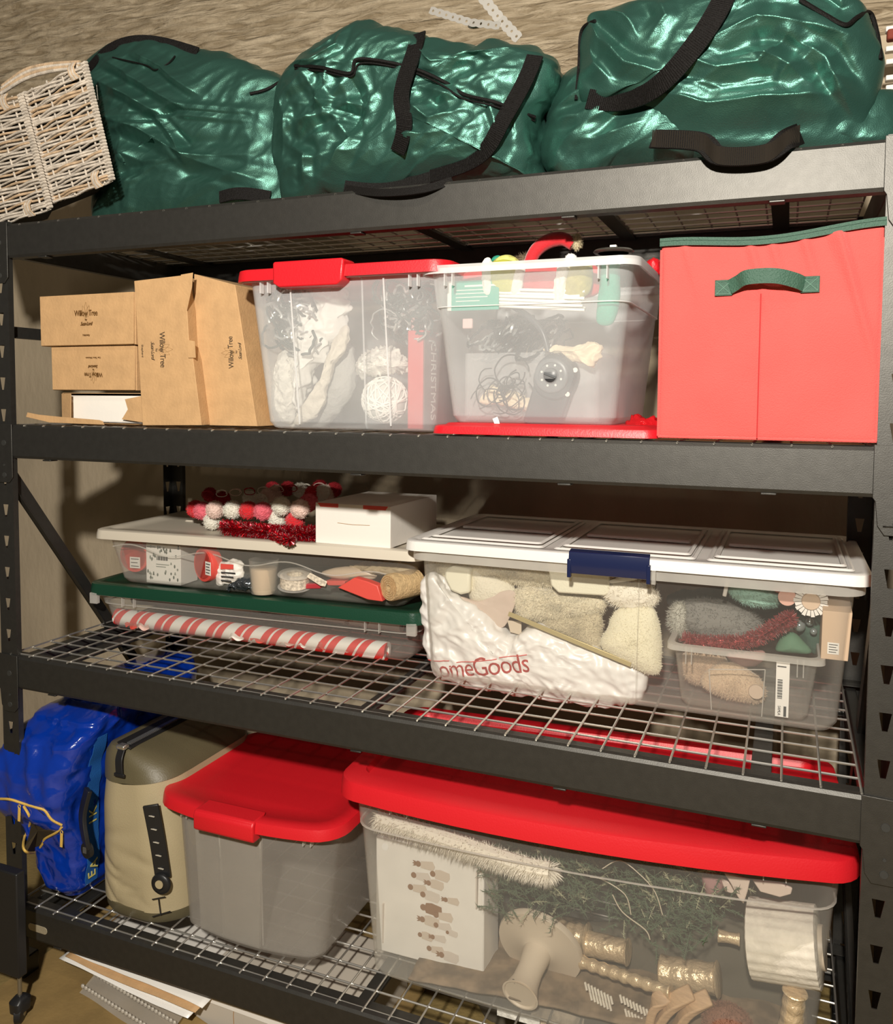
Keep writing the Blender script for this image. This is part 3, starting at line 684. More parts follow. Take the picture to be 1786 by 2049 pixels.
# ================================================================ second shelf: red fabric cube
fabr = mat('red_canvas', (.76, .085, .075), .85, bump=.7, bscale=500, sheen=.25, var=.04, vscale=12)
trimg = mat('green_webbing', (.03, .085, .055), .6, bump=.8, bscale=350)
cube = thing('fabric_cube', 'red canvas storage cube with a green handle at the right end of the shelf', 'storage box', (1.698, .004, S2))
CW, CH, CD = .336, .322, .33
def cubeface(u, v):
    x = (u-.5)*CW; z = v*CH
    top = v**3; z += top*(.003-.006*math.cos(PI*(u-.5)*2)+.012*(u-.5))
    y = -.004*math.sin(PI*u)*math.sin(PI*v)
    # shallow pull folds radiating from the top band and a centre fold line
    for cu, cv, k, a in ((.42, 1., .5, .0030), (.52, 1., .35, .0026), (.66, 1., .32, .0032), (.78, 1., .28, .0028), (.12, .97, .3, .002), (.95, .5, .25, .002)):
        d = (u-cu-(cv-v)*.28); y -= 2.2*a*math.exp(-(d/.020)**2)*max(0, 1-(cv-v)/k)
    y += .0018*math.exp(-((u-.47)/.006)**2)*(v < .72)
    y -= .002*mnoise.noise((u*4, v*4, 3.))
    e = min(u, 1-u, v, 1-v); y += .004*math.exp(-e/.01)
    return (x, y, z)
g = G(); nu, nv = 90, 80; g.grid(cubeface, nu, nv)
obj('front_panel', g, fabr, cube, smooth=True, fixn=False, angle=3)
g = G(); g.box(-CW/2, CW/2, .006, CD, 0.001, CH-.008); obj('body', g, fabr, cube, bevel=.006)
for s in (-1, 1):
    g = G(); g.tube([(s*CW/2*.995, .001, .004), (s*CW/2*1.0, .001, CH-.004)], .0028, 8); obj('piping', g, fabr, cube, smooth=True)
g = G(); g.tube([(-CW/2, .001, .003), (CW/2, .001, .003)], .0026, 8); obj('piping', g, fabr, cube, smooth=True)
def topz(u): return CH+(.003-.006*math.cos(PI*(u-.5)*2)+.012*(u-.5))
lidp = [Vector(((u-.5)*(CW+.004), -.004, topz(u)+.004)) for u in [i/24 for i in range(25)]]
rr_side = [Vector((CW/2+.002, .012+.3*k/8, topz(1)+.004+.012*math.sin(PI*k/8)*.4)) for k in range(9)]
ls_side = [Vector((-CW/2-.002, .31-.3*k/8, topz(0)+.004)) for k in range(9)]
P = ls_side+lidp+rr_side
g = G(); g.ribbon(P, .011, .0022, (0, 0, 1)); obj('binding', g, trimg, cube, smooth=True, angle=.6)
g = G(); g.ribbon([p+Vector((0, -.0016, .005)) for p in P], .005, .0016, (0, 0, 1)); obj('zip_tape', g, trimg, cube, smooth=True, angle=.6)
g = G()
def lidtop(u, v):
    return ((u-.5)*CW, v*CD, topz(u)+.006+.012*math.sin(PI*min(1, v*1.2))+.004*mnoise.noise((u*3, v*3, 0)))
g.grid(lidtop, 30, 20); obj('lid', g, fabr, cube, smooth=True, fixn=False, angle=3, solid=.002)
g = G(); g.tube([(-.008, -.0062, .004), (-.008, -.0066, .12), (-.008, -.0062, .238)], .0011, 5); tag(obj('seam', g, mat('seam_red', (.45, .03, .03), .9), cube), 'vertical centre seam')
# handle: two stitched squares and an arched webbing strap
hx0, hx1, hz = -.079, .078, .250
for x in (hx0+.013, hx1-.013):
    g = G(); g.box(x-.014, x+.014, -.0075, -.0045, hz-.013, hz+.013); sq = obj('handle_patch', g, trimg, cube, bevel=.0008)
    for a in (-1, 1):
        g = G(); g.tube([(x-.011, -.0082, hz-.010*a), (x+.011, -.0082, hz+.010*a)], .0006, 4); obj('stitch', g, mat('stitch_green', (.09, .20, .14), .6), sq)
    g = G(); g.tube([(x-.011, -.0082, hz-.010), (x+.011, -.0082, hz-.010), (x+.011, -.0082, hz+.010), (x-.011, -.0082, hz+.010), (x-.011, -.0082, hz-.010)], .0005, 4); obj('stitch', g, MATS['stitch_green'], sq)
P = smooth_path([(hx0+.022, -.008, hz), (hx0+.034, -.014, hz+.006), (-.028, -.026, hz+.013), (.012, -.028, hz+.013), (hx1-.036, -.018, hz+.006), (hx1-.022, -.008, hz)], 6)
g = G(); g.ribbon(P, .024, .002, (0, 0, 1)); obj('handle', g, trimg, cube, smooth=True, angle=.6)
# ================================================================ third shelf
from mathutils.bvhtree import BVHTree
def drape(t, target, gap=.0012):
    """lay a flat text (facing -y, already placed in the target's frame) onto the target's surface"""
    tm = target.data; bv = BVHTree.FromPolygons([v.co[:] for v in tm.vertices], [p.vertices[:] for p in tm.polygons])
    mw = t.matrix_basis.copy() if not t.parent else t.matrix_basis
    M_ = Matrix.LocRotScale(t.location, t.rotation_euler, t.scale); tl = target.location if t.parent is None else Vector()
    inv = M_.inverted()
    for v in t.data.vertices:
        p = M_ @ v.co; q = p-tl
        hit = bv.ray_cast(Vector((q.x, -3, q.z)), Vector((0, 1, 0)))
        if hit[0] is not None: v.co = inv @ Vector((p.x, hit[0].y+tl.y-gap, p.z))
def draped_text(name, s, size, m, target, X, Z, rz=0, sx=1., shear=0, parent=None, spacing=1.):
    Y0 = target.location.y
    t = text(name, s, size, m, None, (X, Y0, Z), (PI/2, -rz, 0), sx=sx, shear=shear, ext=.0003, spacing=spacing)
    bm = bmesh.new(); bm.from_mesh(t.data); bmesh.ops.triangulate(bm, faces=bm.faces)
    bmesh.ops.subdivide_edges(bm, edges=[e for e in bm.edges if e.calc_length() > size*.12], cuts=2, use_grid_fill=False); bmesh.ops.triangulate(bm, faces=bm.faces); bm.to_mesh(t.data); bm.free()
    drape(t, target); t.parent = target; t.location = t.location-target.location; return t

AN = .060
def place(Lx, Ly, W, D, a):  # centre from the left front corner
    return (Lx+math.cos(a)*W/2-math.sin(a)*D/2, Ly+math.sin(a)*W/2+math.cos(a)*D/2)
c = place(.017, .214, .955, .42, AN)
B2 = tote('underbed_bin', 'flat clear bin with dark green lid, lower of the two stacked bins', (c[0], c[1], S3), AN, .86, .335, .915, .385, .108, clr, clrr, r=.04, step=(.072, .004), rim=.010, rimh=.010, tabs=True)
lid(B2, .955, .42, .030, .100, greenp, r=.035, inset=.03, rec=.004, fil=.008)
for x in (-.45, .45):
    g = G(); g.box(x-.012, x+.012, -.2115, -.199, .075, .104); obj('corner_tab', g, clrr, B2, bevel=.002)
# contents: candy striped roll
def stripe_mat():
    m = mat('candy_stripe', (.8, .78, .74), .5); nt = m.node_tree; N = nt.nodes; L = nt.links
    tc = N.new('ShaderNodeTexCoord'); sp = N.new('ShaderNodeSeparateXYZ'); L.new(tc.outputs['Object'], sp.inputs[0])
    at2 = N.new('ShaderNodeMath'); at2.operation = 'ARCTAN2'; L.new(sp.outputs[1], at2.inputs[0]); L.new(sp.outputs[0], at2.inputs[1])
    dv = N.new('ShaderNodeMath'); dv.operation = 'MULTIPLY_ADD'; dv.inputs[1].default_value = 1/(2*PI); L.new(at2.outputs[0], dv.inputs[0])
    mz = N.new('ShaderNodeMath'); mz.operation = 'MULTIPLY'; mz.inputs[1].default_value = 12.6; L.new(sp.outputs[2], mz.inputs[0]); L.new(mz.outputs[0], dv.inputs[2])
    fr = N.new('ShaderNodeMath'); fr.operation = 'FRACT'; L.new(dv.outputs[0], fr.inputs[0])
    cr = N.new('ShaderNodeValToRGB'); cr.color_ramp.interpolation = 'CONSTANT'; e = cr.color_ramp.elements
    e[0].position = 0; e[0].color = (.70, .035, .03, 1); e[1].position = .26; e[1].color = (.82, .79, .73, 1)
    x = e.new(.34); x.color = (.70, .035, .03, 1); x = e.new(.60); x.color = (.82, .79, .73, 1)
    L.new(fr.outputs[0], cr.inputs[0]); L.new(cr.outputs[0], N['Principled BSDF'].inputs['Base Color']); return m
a0 = at(236, 1233, .285); a1 = at(775, 1303, .335)
def roll(name, label, A, B, r, m, cat='gift wrap', hole=.5):
    d = (Vector(B)-Vector(A)); L_ = d.length; t = bpy.data.objects.new(name, None)
    g = G(); g.lathe([(r*hole, .004), (r*hole, 0), (r, 0), (r, L_), (r*hole, L_), (r*hole, L_-.004)], 32)
    o = obj(name, g, m, None, smooth=True, loc=A); bpy.data.objects.remove(t); o.rotation_euler = d.to_track_quat('Z', 'X').to_euler(); return tag(o, label, cat)
roll('wrapping_roll', 'red and white candy striped wrapping paper roll inside the flat green lidded bin', a0, a1, .0225, stripe_mat())
def blotch_mat():
    m = mat('printed_wrap', (.62, .52, .44), .6); nt = m.node_tree; N = nt.nodes; L = nt.links
    v = N.new('ShaderNodeTexVoronoi'); v.inputs['Scale'].default_value = 24; n = N.new('ShaderNodeTexNoise'); n.inputs['Scale'].default_value = 70
    tc = N.new('ShaderNodeTexCoord'); L.new(tc.outputs['Object'], v.inputs[0]); L.new(tc.outputs['Object'], n.inputs[0])
    ad = N.new('ShaderNodeMath'); ad.operation = 'MULTIPLY_ADD'; ad.inputs[1].default_value = .55; L.new(n.outputs[0], ad.inputs[0]); L.new(v.outputs['Distance'], ad.inputs[2])
    cr = N.new('ShaderNodeValToRGB'); cr.color_ramp.elements[0].position = .50; cr.color_ramp.elements[0].color = (.30, .13, .07, 1); cr.color_ramp.elements[1].position = .54; cr.color_ramp.elements[1].color = (.66, .56, .48, 1)
    L.new(ad.outputs[0], cr.inputs[0]); L.new(cr.outputs[0], N['Principled BSDF'].inputs['Base Color']); return m
roll('wrapping_roll', 'pale wrapping paper roll with brown blotchy print behind the candy striped roll', at(440, 1195, .345), at(805, 1248, .385), .021, blotch_mat())
roll('wrapping_roll', 'plain pale pink paper roll at the left behind the candy striped roll', at(270, 1197, .34), at(520, 1212, .35), .017, mat('pink_wrap', (.55, .44, .38), .6))
rnd = random.Random(11)
for i in range(9):
    x = (262, 285, 470, 520, 565, 610, 650, 690, 735)[i]+rnd.uniform(-8, 8); p = at(x, 1262+(x-258)*.13, .262+(x-258)*.00011); s = rnd.uniform(.012, .022)
    col_ = [mat('shred_red', (.55, .06, .04), .6), mat('shred_pink', (.62, .40, .34), .6), mat('shred_white', (.78, .72, .66), .6)][i % 3]
    g = G(); g.ribbon(smooth_path([(-s, 0, 0), (-s*.3, .006*rnd.uniform(-1, 1), .006), (s*.3, 0, -.003), (s, .004, .005*rnd.random())]), .012, .0008, (0, .4, 1))
    tag(obj('paper_scrap', g, col_, None, smooth=True, loc=(p.x, p.y, max(p.z, S3+.012))), ['leftmost', 'second', 'third', 'fourth', 'fifth', 'sixth', 'seventh', 'eighth', 'ninth'][i]+' '+['red', 'pink', 'white'][i % 3]+' paper scrap from the left under the candy striped roll', 'paper', 'paper scraps under the striped roll')
# upper flat bin
Z1b = S3+.1305
c = place(.050, .205, .925, .41, AN)
B1 = tote('underbed_bin', 'flat clear bin with white lid, upper of the two stacked bins', (c[0], c[1], Z1b), AN, .80, .33, .87, .375, .126, clr, clrr, r=.035, rim=.004, rimh=.008, tabs=False)
lidw = mat('ivory_plastic', (.62, .56, .46), .35)
lid(B1, .925, .41, .024, .121, lidw, r=.035, inset=.028, rec=.004, fil=.007)
for i, x in enumerate((-.30, -.2, .1, .25, .36)):
    g = G(); g.loft([rr(.085, .026, .012, .1405, x, .03), rr(.078, .020, .009, .1445, x, .03)]); obj('lid_dimple', g, lidw, B1, smooth=True)
P = []
for i in range(61):
    u = i/60; x = -.415+.83*u; P.append((x, -.184+.006*(1-u*0), .098-.052*u*.5+.010*math.sin(u*PI*7.2)))
g = G(); g.tube(P, .0017, 6); obj('wave_ridge', g, clrr, B1, smooth=True)
# contents of the upper flat bin
tinr = mat('candle_red', (.70, .085, .065), .45)
def disc(label, x, y, Y, r, th, ang, name='candle_tin', m=tinr, cat='tin'):
    p = at(x, y, Y); t = thing(name, label, cat, p, ang)
    g = G(); g.lathe([(r*.97, 0), (r, .003), (r, th-.003), (r*.97, th)], 40, (0, 0, 0), (0, 1, 0)); obj('tin', g, m, t, smooth=True, angle=.6)
    g = G(); g.lathe([(r*.90, 0), (r*.90, .0012), (r*.84, .0012), (r*.84, 0)], 40, (0, -.0012, 0), (0, 1, 0)); obj('lip', g, m, t, smooth=True)
    return t
stk = mat('sticker', (.78, .74, .68), .5); bk = mat('print_black', (.04, .04, .04), .6)
def sticker(parent, x, z, w_, h_, y, lines=3, name='sticker'):
    g = G(); g.box(x-w_/2, x+w_/2, y-.0006, y, z-h_/2, z+h_/2); o = obj(name, g, stk, parent)
    for k in range(lines):
        g = G(); zz = z+h_*(.32-.64*k/max(1, lines-1)); g.box(x-w_*.38, x+w_*(.38-.12*(k % 2)), y-.0009, y-.0006, zz-h_*.035, zz+h_*.035); obj('print_line', g, bk, o)
    return o
t = disc('round red tin with price sticker at the left end of the upper flat bin', 268, 1112, .285, .045, .03, .1); sticker(t, .004, -.018, .032, .030, -.0013)
t = disc('round red tin beside the tree patterned box in the upper flat bin', 406, 1130, .255, .044, .03, -.35); sticker(t, .026, -.006, .025, .034, -.0013, 4)
# patterned box
p = at(293, 1168, .262); p.z = Z1b+.004
t = thing('patterned_box', 'white box printed with small dark trees between the two red tins', 'box', p, .05)
g = G(); g.box(0, .108, 0, .07, 0, .104); obj('carton', g, white, t, bevel=.001)
for i in range(46):
    x = .006+rnd.random()*.096; z = .008+rnd.random()*.086
    if .030 < x < .075 and .040 < z < .078: continue
    h_ = rnd.uniform(.006, .010); g = G(); k = rnd.choice([0, 0, 1])
    g.prism([(x-.0028, z), (x+.0028, z), (x+.001, z+h_), (x-.001, z+h_)] if k else [(x-.0025, z+h_*.35), (x, z-.001), (x+.0025, z+h_*.35), (x+.0016, z+h_*.9), (x, z+h_), (x-.0016, z+h_*.9)], -.0009, -.0001, lambda a, b, c: (a, c, b))
    obj('printed_tree', g, mat('tree_dark', (.05, .07, .05), .6) if rnd.random() < .6 else mat('tree_grey', (.22, .24, .20), .6), t)
for k in range(9):
    g = G(); g.box(.034+.004*k, .034+.004*k+.0022*(1+(k % 2)), -.001, -.0001, .062, .072); obj('barcode_bar', g, bk, t)
for k in range(2):
    g = G(); g.box(.032, .072-.01*k, -.001, -.0001, .050-.006*k, .052-.006*k); obj('print_line', g, mat('tree_grey', (.22, .24, .2)), t)
g = G(); g.box(.004, .03, -.001, -.0001, .094, .097); obj('print_line', g, mat('tree_grey', (.22, .24, .2)), t)
soft('crumpled_packet', [(440, 1125), (480, 1122), (488, 1140), (478, 1160), (440, 1172), (432, 1150)], .265, .012, white, 'crumpled white packet with a red stripe right of the second red tin', 'packet', namp=.006, nsc=50)
pxprism('packet_label', [(441, 1128), (466, 1130), (466, 1139), (441, 1139)], .249, .0015, tinr, 'red stripe label on the crumpled packet', 'label', bevel=0)
for k in range(3): pxprism('packet_print', [(442, 1144+k*8), (470-k*4, 1146+k*8), (470-k*4, 1149+k*8), (442, 1147+k*8)], .249, .001, bk, ['top', 'middle', 'bottom'][k]+' black print line on the crumpled packet', 'label', bevel=0, group='print lines on the crumpled packet')
soft('foil_packet', [(455, 1172), (470, 1158), (500, 1152), (515, 1168), (512, 1178), (460, 1177)], .27, .012, mat('dark_foil', (.08, .09, .10), .2, metal=.6), 'dark shiny foil packet under the crumpled white packet', 'packet', namp=.008, nsc=70)
gl = mat('beige_wax', (.60, .47, .34), .35)
p = at(528, 1178, .285); p.z = Z1b+.004
t = thing('glass_candle', 'beige candle in a clear glass cup in the upper flat bin', 'candle', p)
g = G(); g.lathe([(.026, 0), (.030, .01), (.033, .062), (.030, .064)], 28); obj('wax', g, gl, t, smooth=True)
g = G(); g.lathe([(.020, 0), (.031, .001), (.033, .012), (.037, .085), (.0355, .085), (.031, .012), (.0, .004)], 28); obj('glass', g, clr, t, smooth=True)
p = at(590, 1160, .28)
t = thing('ribbon_spool', 'white speckled ribbon spool on a clear reel beside the glass candle', 'ribbon spool', p, rot=(.15, .1, 0))
sp_ = mat('speckled_ribbon', (.66, .58, .46), .6, var=.35, vscale=140, bump=.5, bscale=140)
g = G(); g.lathe([(.036, -.014), (.036, .012), (.030, .012), (.030, -.010)], 32); obj('ribbon', g, sp_, t, smooth=True, angle=.6)
for z in (-.018, .014):
    g = G(); g.lathe([(.041, z), (.042, z+.001), (.041, z+.002), (.02, z+.002), (.02, z)], 32, cap=False); obj('reel_flange', g, clrr, t, smooth=True)
dr = mat('ribbon_red', (.42, .03, .04), .5)
pxprism('felt_strip', [(572, 1168), (642, 1168), (640, 1178), (574, 1179)], .275, .02, dr, 'dark red flat strip under the ribbon spool', 'ribbon')
pxprism('felt_strip', [(650, 1162), (690, 1163), (688, 1172), (655, 1172)], .30, .03, tinr, 'short red strip left of the folded red paper', 'ribbon')
pxprism('felt_strip', [(620, 1146), (654, 1164), (650, 1174), (640, 1172), (612, 1154)], .262, .0015, sp_, 'beige ribbon tail hanging from the spool', 'ribbon')
soft('dish', [(643, 1146), (660, 1138), (700, 1134), (745, 1140), (750, 1158), (700, 1160), (660, 1155)], .33, .02, gl, 'beige long dish behind the jute roll', 'dish', namp=.001)
t_ = pxprism('folded_paper', [(675, 1176), (708, 1156), (735, 1164), (755, 1172), (765, 1204), (735, 1200)], .262, .025, tinr, 'bright red folded paper beside the jute roll', 'paper')
p = at(777, 1176, .262)
t = thing('jute_roll', 'round roll of tan jute ribbon at the right end of the upper flat bin', 'ribbon spool', p, -.42)
jute = mat('jute', (.50, .35, .18), .9, bump=1.5, bscale=220, var=.15, vscale=90)
g = G(); g.lathe([(.005, .006), (.006, .0), (.030, .0), (.032, .004), (.032, .085), (.028, .09)], 36, (0, 0, 0), (0, 1, 0)); obj('roll', g, jute, t, smooth=True, angle=.6)
for r_ in (.011, .016, .021, .026):
    g = G(); g.tube([(r_*math.cos(a*PI/14), -.0002, r_*math.sin(a*PI/14)) for a in range(29)], .0008, 4); obj('layer', g, kraft2, t)
soft('tulle', [(700, 1132), (760, 1126), (825, 1132), (828, 1155), (780, 1150), (720, 1142)], .34, .03, mat('tulle', (.42, .33, .20), .6), 'brown translucent ribbon behind the jute roll', 'ribbon', namp=.008, nsc=40)
# on the white lid: pom pom garland, tinsel, white box
LZ = Z1b+.1445
pm = {'r': mat('yarn_red', (.62, .012, .02), .95, bump=.8, bscale=250, sheen=.3), 'p': mat('yarn_pink', (.72, .14, .18), .95, bump=.8, bscale=250), 'l': mat('yarn_blush', (.74, .55, .48), .95, bump=.8, bscale=250), 'w': mat('yarn_white', (.74, .71, .62), .95, bump=.8, bscale=250), 'd': mat('yarn_crimson', (.34, .012, .02), .95, bump=.8, bscale=250)}
nm = {'r': 'bright red', 'p': 'coral pink', 'l': 'blush pink', 'w': 'cream white', 'd': 'dark crimson'}
front = [(391, 1018, 'r', .36), (405, 1022, 'p', .33), (430, 1020, 'l', .31), (465, 1020, 'w', .30), (497, 1021, 'r', .305), (526, 1023, 'p', .30), (563, 1013, 'w', .295), (600, 1018, 'l', .29), (617, 1006, 'p', .33), (590, 1042, 'r', .31), (555, 1038, 'w', .32), (425, 1042, 'w', .33)]
back = [(446, 998, 'd', .42), (420, 990, 'd', .43), (500, 997, 'w', .42), (535, 992, 'l', .41), (552, 985, 'l', .45), (575, 978, 'd', .46), (600, 981, 'w', .46), (625, 987, 'r', .42), (645, 985, 'w', .43), (657, 985, 'l', .45), (668, 980, 'd', .46), (640, 975, 'd', .48), (520, 1003, 'w', .38), (545, 978, 'd', .5)]
place_w = ['far left of the front row', 'left end of the front row', 'third in the front row from the left', 'fourth in the front row from the left', 'fifth in the front row', 'sixth in the front row', 'second last of the front row', 'right end of the front row', 'behind the right end beside the white box', 'tucked under the right end of the front row', 'low between the fourth and last front pompoms', 'low at the left under the front row']
def garland():
    for i, (x, y, k, Y) in enumerate(front+back):
        s = .0245 if i < len(front) else .0215
        c = at(x, y, Y); c.z = max(c.z, LZ+s*.8)
        if i < len(front): lab = f'{nm[k]} yarn pompom {place_w[i]}'
        else:
            same = sorted(q[0] for q in back if q[2] == k); od = ['leftmost', 'second', 'third', 'fourth', 'fifth', 'sixth'][same.index(x)]
            lab = f'{od} {nm[k]} yarn pompom from the left in the back rows'
        g = G(); g.ball((0, 0, 0), s*.9, 30, 22, lambda d: 1+.13*mnoise.noise(d*8+c*11)); fuzz(g, (0, 0, 0), (s*.84, s*.84, s*.84), 700, s*.27, s*.032, rnd)
        tag(obj('pompom', g, pm[k], None, loc=c), lab, 'pompom', 'yarn pompoms piled on the white lid')
garland()
for i in range(9):
    x = 415+i*28; c = at(x, 992-(x-415)*.07, .36+.012*i); g = G(); n_ = 20
    P = [(.014*math.cos(a)+rnd.uniform(-.002, .002), .006*math.sin(a*1.3), .009*math.sin(a)+.004) for a in [2*PI*k/n_*1.5 for k in range(n_)]]
    g.tube(smooth_path(P, 2), .0011, 5); tag(obj('yarn_loop', g, [pm['d'], pm['w'], pm['l']][i % 3], None, smooth=True, loc=c), ['leftmost', 'second', 'third', 'fourth', 'fifth', 'sixth', 'seventh', 'eighth', 'ninth'][i]+' '+['crimson', 'white', 'blush'][i % 3]+' yarn loop from the left among the pompoms', 'yarn', 'yarn loops over the pompoms')
tin = mat('tinsel_red', (.50, .008, .02), .22, metal=.75); tinw = mat('tinsel_spark', (.9, .55, .55), .15, metal=.8)
def tinsel(name, label, path, r, n, m, m2=None, cat='tinsel', parent=None, ln=1., th=.0011):
    P = smooth_path(path, 6); g = G(); g2 = G(); o0 = P[0].copy(); P = [p-o0 for p in P]
    g.tube(P, r*.35, 6)
    for _ in range(n):
        i = rnd.randrange(len(P)-1); p = P[i].lerp(P[i+1], rnd.random()); d = Vector((rnd.gauss(0, 1), rnd.gauss(0, 1), rnd.gauss(0, 1))).normalized()
        s = d.orthogonal().normalized()*th; e = p+d*r*rnd.uniform(.6, 1.1)*ln; q = g2 if (m2 and rnd.random() < .16) else g
        q.add([p+s, p-s, e-s*.6, e+s*.6], [(0, 1, 2, 3)])
    o = obj(name, g, m, parent, loc=o0, fixn=False); tag(o, label, cat)
    if g2.v: obj('glint', g2, m2, o, fixn=False)['kind'] = 'stuff'
    return o
tp = [at(448, 1058, .285), at(500, 1056, .28), at(545, 1058, .275), at(592, 1052, .28), at(628, 1045, .30)]
for p in tp: p.z = LZ+.017
tinsel('tinsel_garland', 'shiny dark red tinsel garland lying on the white lid below the pompoms', tp, .0215, 6500, tin, tinw)
tp = [at(545, 1062, .26), at(565, 1070, .235), at(580, 1080, .215)]; tp[0].z = LZ+.015; tp[1].z = LZ+.011
tinsel('tinsel_end', 'loose end of red tinsel hanging over the front edge of the white lid', tp, .016, 2200, tin, tinw)
p = at(631, 1080, .268); p.z = LZ
t = thing('white_carton', 'small white cardboard box with two red corner tabs on the white lid', 'box', p, .02)
g = G(); g.hexa([(0, 0, 0), (.198, 0, 0), (.01, .26, 0), (.208, .26, 0), (0, 0, .098), (.198, 0, .098), (.01, .26, .098), (.208, .26, .098)]); obj('carton', g, white, t, bevel=.0015)
for a, b in ((.006, .062), (.128, .192)):
    g = G(); g.prism([(a, .0975), (b, .0975), (b-.006 if a > .1 else b, .0885), (a if a > .1 else a+.008, .0885)], -.0012, -.0002, lambda x, y, z: (x, z, y)); tag(obj('corner_tab', g, tinr, t), 'red corner tab')
g = G(); g.tube([(.06, -.0006, .052), (.10, -.001, .050), (.145, -.0006, .051)], .0006, 4); obj('slit', g, kraft2, t)
# small taped lid edge lying at right back of the box
# ---------------------------------------------------------------- large clear tote with white lid
TB = tote('clear_tote', 'large clear latching tote with white lid full of cream stockings', (1.420, .437, S3), 0, .835, .425, .890, .43, .290, clr, clrr, r=.05, rim=.014, rimh=.022, tabs=False, bot=.018, notch=[(.105, .11, .002)])
lid(TB, .938, .476, .022, .289, whitep, r=.035, inset=.018, rec=.003, fil=.006)
# lid panels: three raised frames, each with an inner rib
for a, b in ((-.44, -.155), (-.135, .155), (.175, .44)):
    for i, (hx, z) in enumerate(((0, .310), (.012, .3125))):
        g = G(); x0, x1, y0, y1 = a+hx, b-hx, -.205+hx*2.5, .205-hx
        ro = rr(x1-x0, y1-y0, .012, z, (x0+x1)/2, (y0+y1)/2); ri = rr(x1-x0-.010, y1-y0-.010, .009, z+.0035, (x0+x1)/2, (y0+y1)/2); rj = rr(x1-x0-.020, y1-y0-.020, .006, z, (x0+x1)/2, (y0+y1)/2)
        g.loft([ro, ri, rj], False, False)
        obj('lid_rib', g, whitep, TB, smooth=True, angle=.8, fixn=False)
    g = G(); g.box(a+.03, b-.03, -.02, .005, .309, .3165); obj('lid_rib', g, whitep, TB, bevel=.004)
g = G(); g.loft([[Vector((x, y, z)) for x, y, z in ((xx, -.246, .292), (xx, -.2415, .270), (xx, -.236, .270), (xx, -.238, .312), (xx, -.226, .319), (xx, -.242, .315))] for xx in (-.090, .072)])
for x in (-.0885, .0705): g.box(x-.004, x+.004, -.2465, -.236, .262, .300)
obj('latch', g, navy, TB, bevel=.0015)
g = G(); g.box(.076, .084, -.243, -.232, .262, .289); obj('rib', g, clrr, TB)
# contents, left: plastic bag with lettering
def bag_disp(V):
    h = crump(.013, 15, 4)(V)
    for i, p in enumerate(V):
        x, z = p[0], p[2]
        a = mnoise.noise((x*9+z*16, z*9-x*3, 1.7)); b = mnoise.noise((x*26+z*30, z*22-x*12, 4.1))
        h[i] += .008*(.5-abs(a))+.005*(.5-abs(b))+.003*mnoise.noise((x*60+z*60, z*50-x*20, 9.))
    return h
plas = mat('white_film', (.80, .77, .73), .35, bump=.3, bscale=60, spec=.6)
pb = soft('plastic_bag', [(868, 1150), (851, 1168), (855, 1241), (864, 1312), (892, 1352), (959, 1370), (1092, 1394), (1253, 1402), (1280, 1380), (1284, 1341), (1243, 1323), (1183, 1296), (1123, 1275), (1077, 1257), (1041, 1278), (1002, 1266), (959, 1223), (917, 1199), (884, 1181)], .300, .030, plas, 'crumpled white plastic shopping bag with red lettering inside the large tote', 'plastic bag', namp=0, n=260, mm=60, pw=3.5, disp=bag_disp, ctr=(at(1010, 1320, .285).x, at(1010, 1320, .285).z))
bred = mat('bag_red', (.62, .05, .04), .5)
c = at(972, 1336, .252); draped_text('lettering', 'omeGoods', .060, bred, pb, c.x-.012, c.z-.004, rz=.20, sx=.88, spacing=.9)
for a_, b_ in (((858, 1319), (905, 1317)), ((920, 1320), (1000, 1313)), ((1005, 1310), (1060, 1304))):
    P = [at(a_[0]+(b_[0]-a_[0])*k/8, a_[1]+(b_[1]-a_[1])*k/8, .285)-pb.location for k in range(9)]
    bv = BVHTree.FromPolygons([v.co[:] for v in pb.data.vertices], [q.vertices[:] for q in pb.data.polygons]); Q = []
    for p in P:
        h = bv.ray_cast(Vector((p.x, -3, p.z)), Vector((0, 1, 0)));
        if h[0]: Q.append(h[0]+Vector((0, -.001, 0)))
    if len(Q) > 2: g = G(); g.tube(Q, .0011, 5); obj('print_line', g, bred, pb)
# cream stockings and furs
A = lambda *p: [(790+x/3.307, 1060+y/3.307) for x, y in p]
soft('stocking', A((240, 170), (500, 160), (1000, 170), (1430, 190), (1420, 330), (1000, 390), (800, 360), (600, 290), (480, 260), (300, 330), (235, 260)), .36, .06, cream, 'long cream plush stocking lying across the top of the large tote', 'stocking', namp=.006, nsc=20, fur=(4200, .007, .0007))
soft('stocking', A((500, 245), (620, 260), (760, 350), (800, 430), (790, 520), (560, 500), (490, 440)), .325, .03, creamf, 'cream boot shaped stocking behind the pale hexagonal end', 'stocking', namp=.004)
pxprism('foam_block', A((330, 260), (380, 243), (495, 262), (492, 420), (430, 432), (365, 405), (322, 320)), .285, .03, mat('pale_foam', (.80, .76, .60), .7), 'pale cream hexagonal foam end at the upper left of the large tote', 'foam', bevel=.006)
soft('stocking', A((780, 400), (1000, 390), (1370, 440), (1360, 550), (1060, 600), (850, 590), (790, 520)), .315, .03, cream, 'cream fur stocking in the middle of the large tote', 'stocking', namp=.005, nsc=28, fur=(4200, .007, .0007))
soft('stocking', A((980, 610), (1180, 560), (1350, 560), (1380, 700), (1370, 800), (1250, 750)), .31, .025, mat('cream_fur_dark', (.56, .48, .33), .95, bump=1, bscale=200, sheen=.4), 'darker cream fur stocking below the middle one', 'stocking', namp=.005, nsc=28, fur=(3500, .007, .0007))
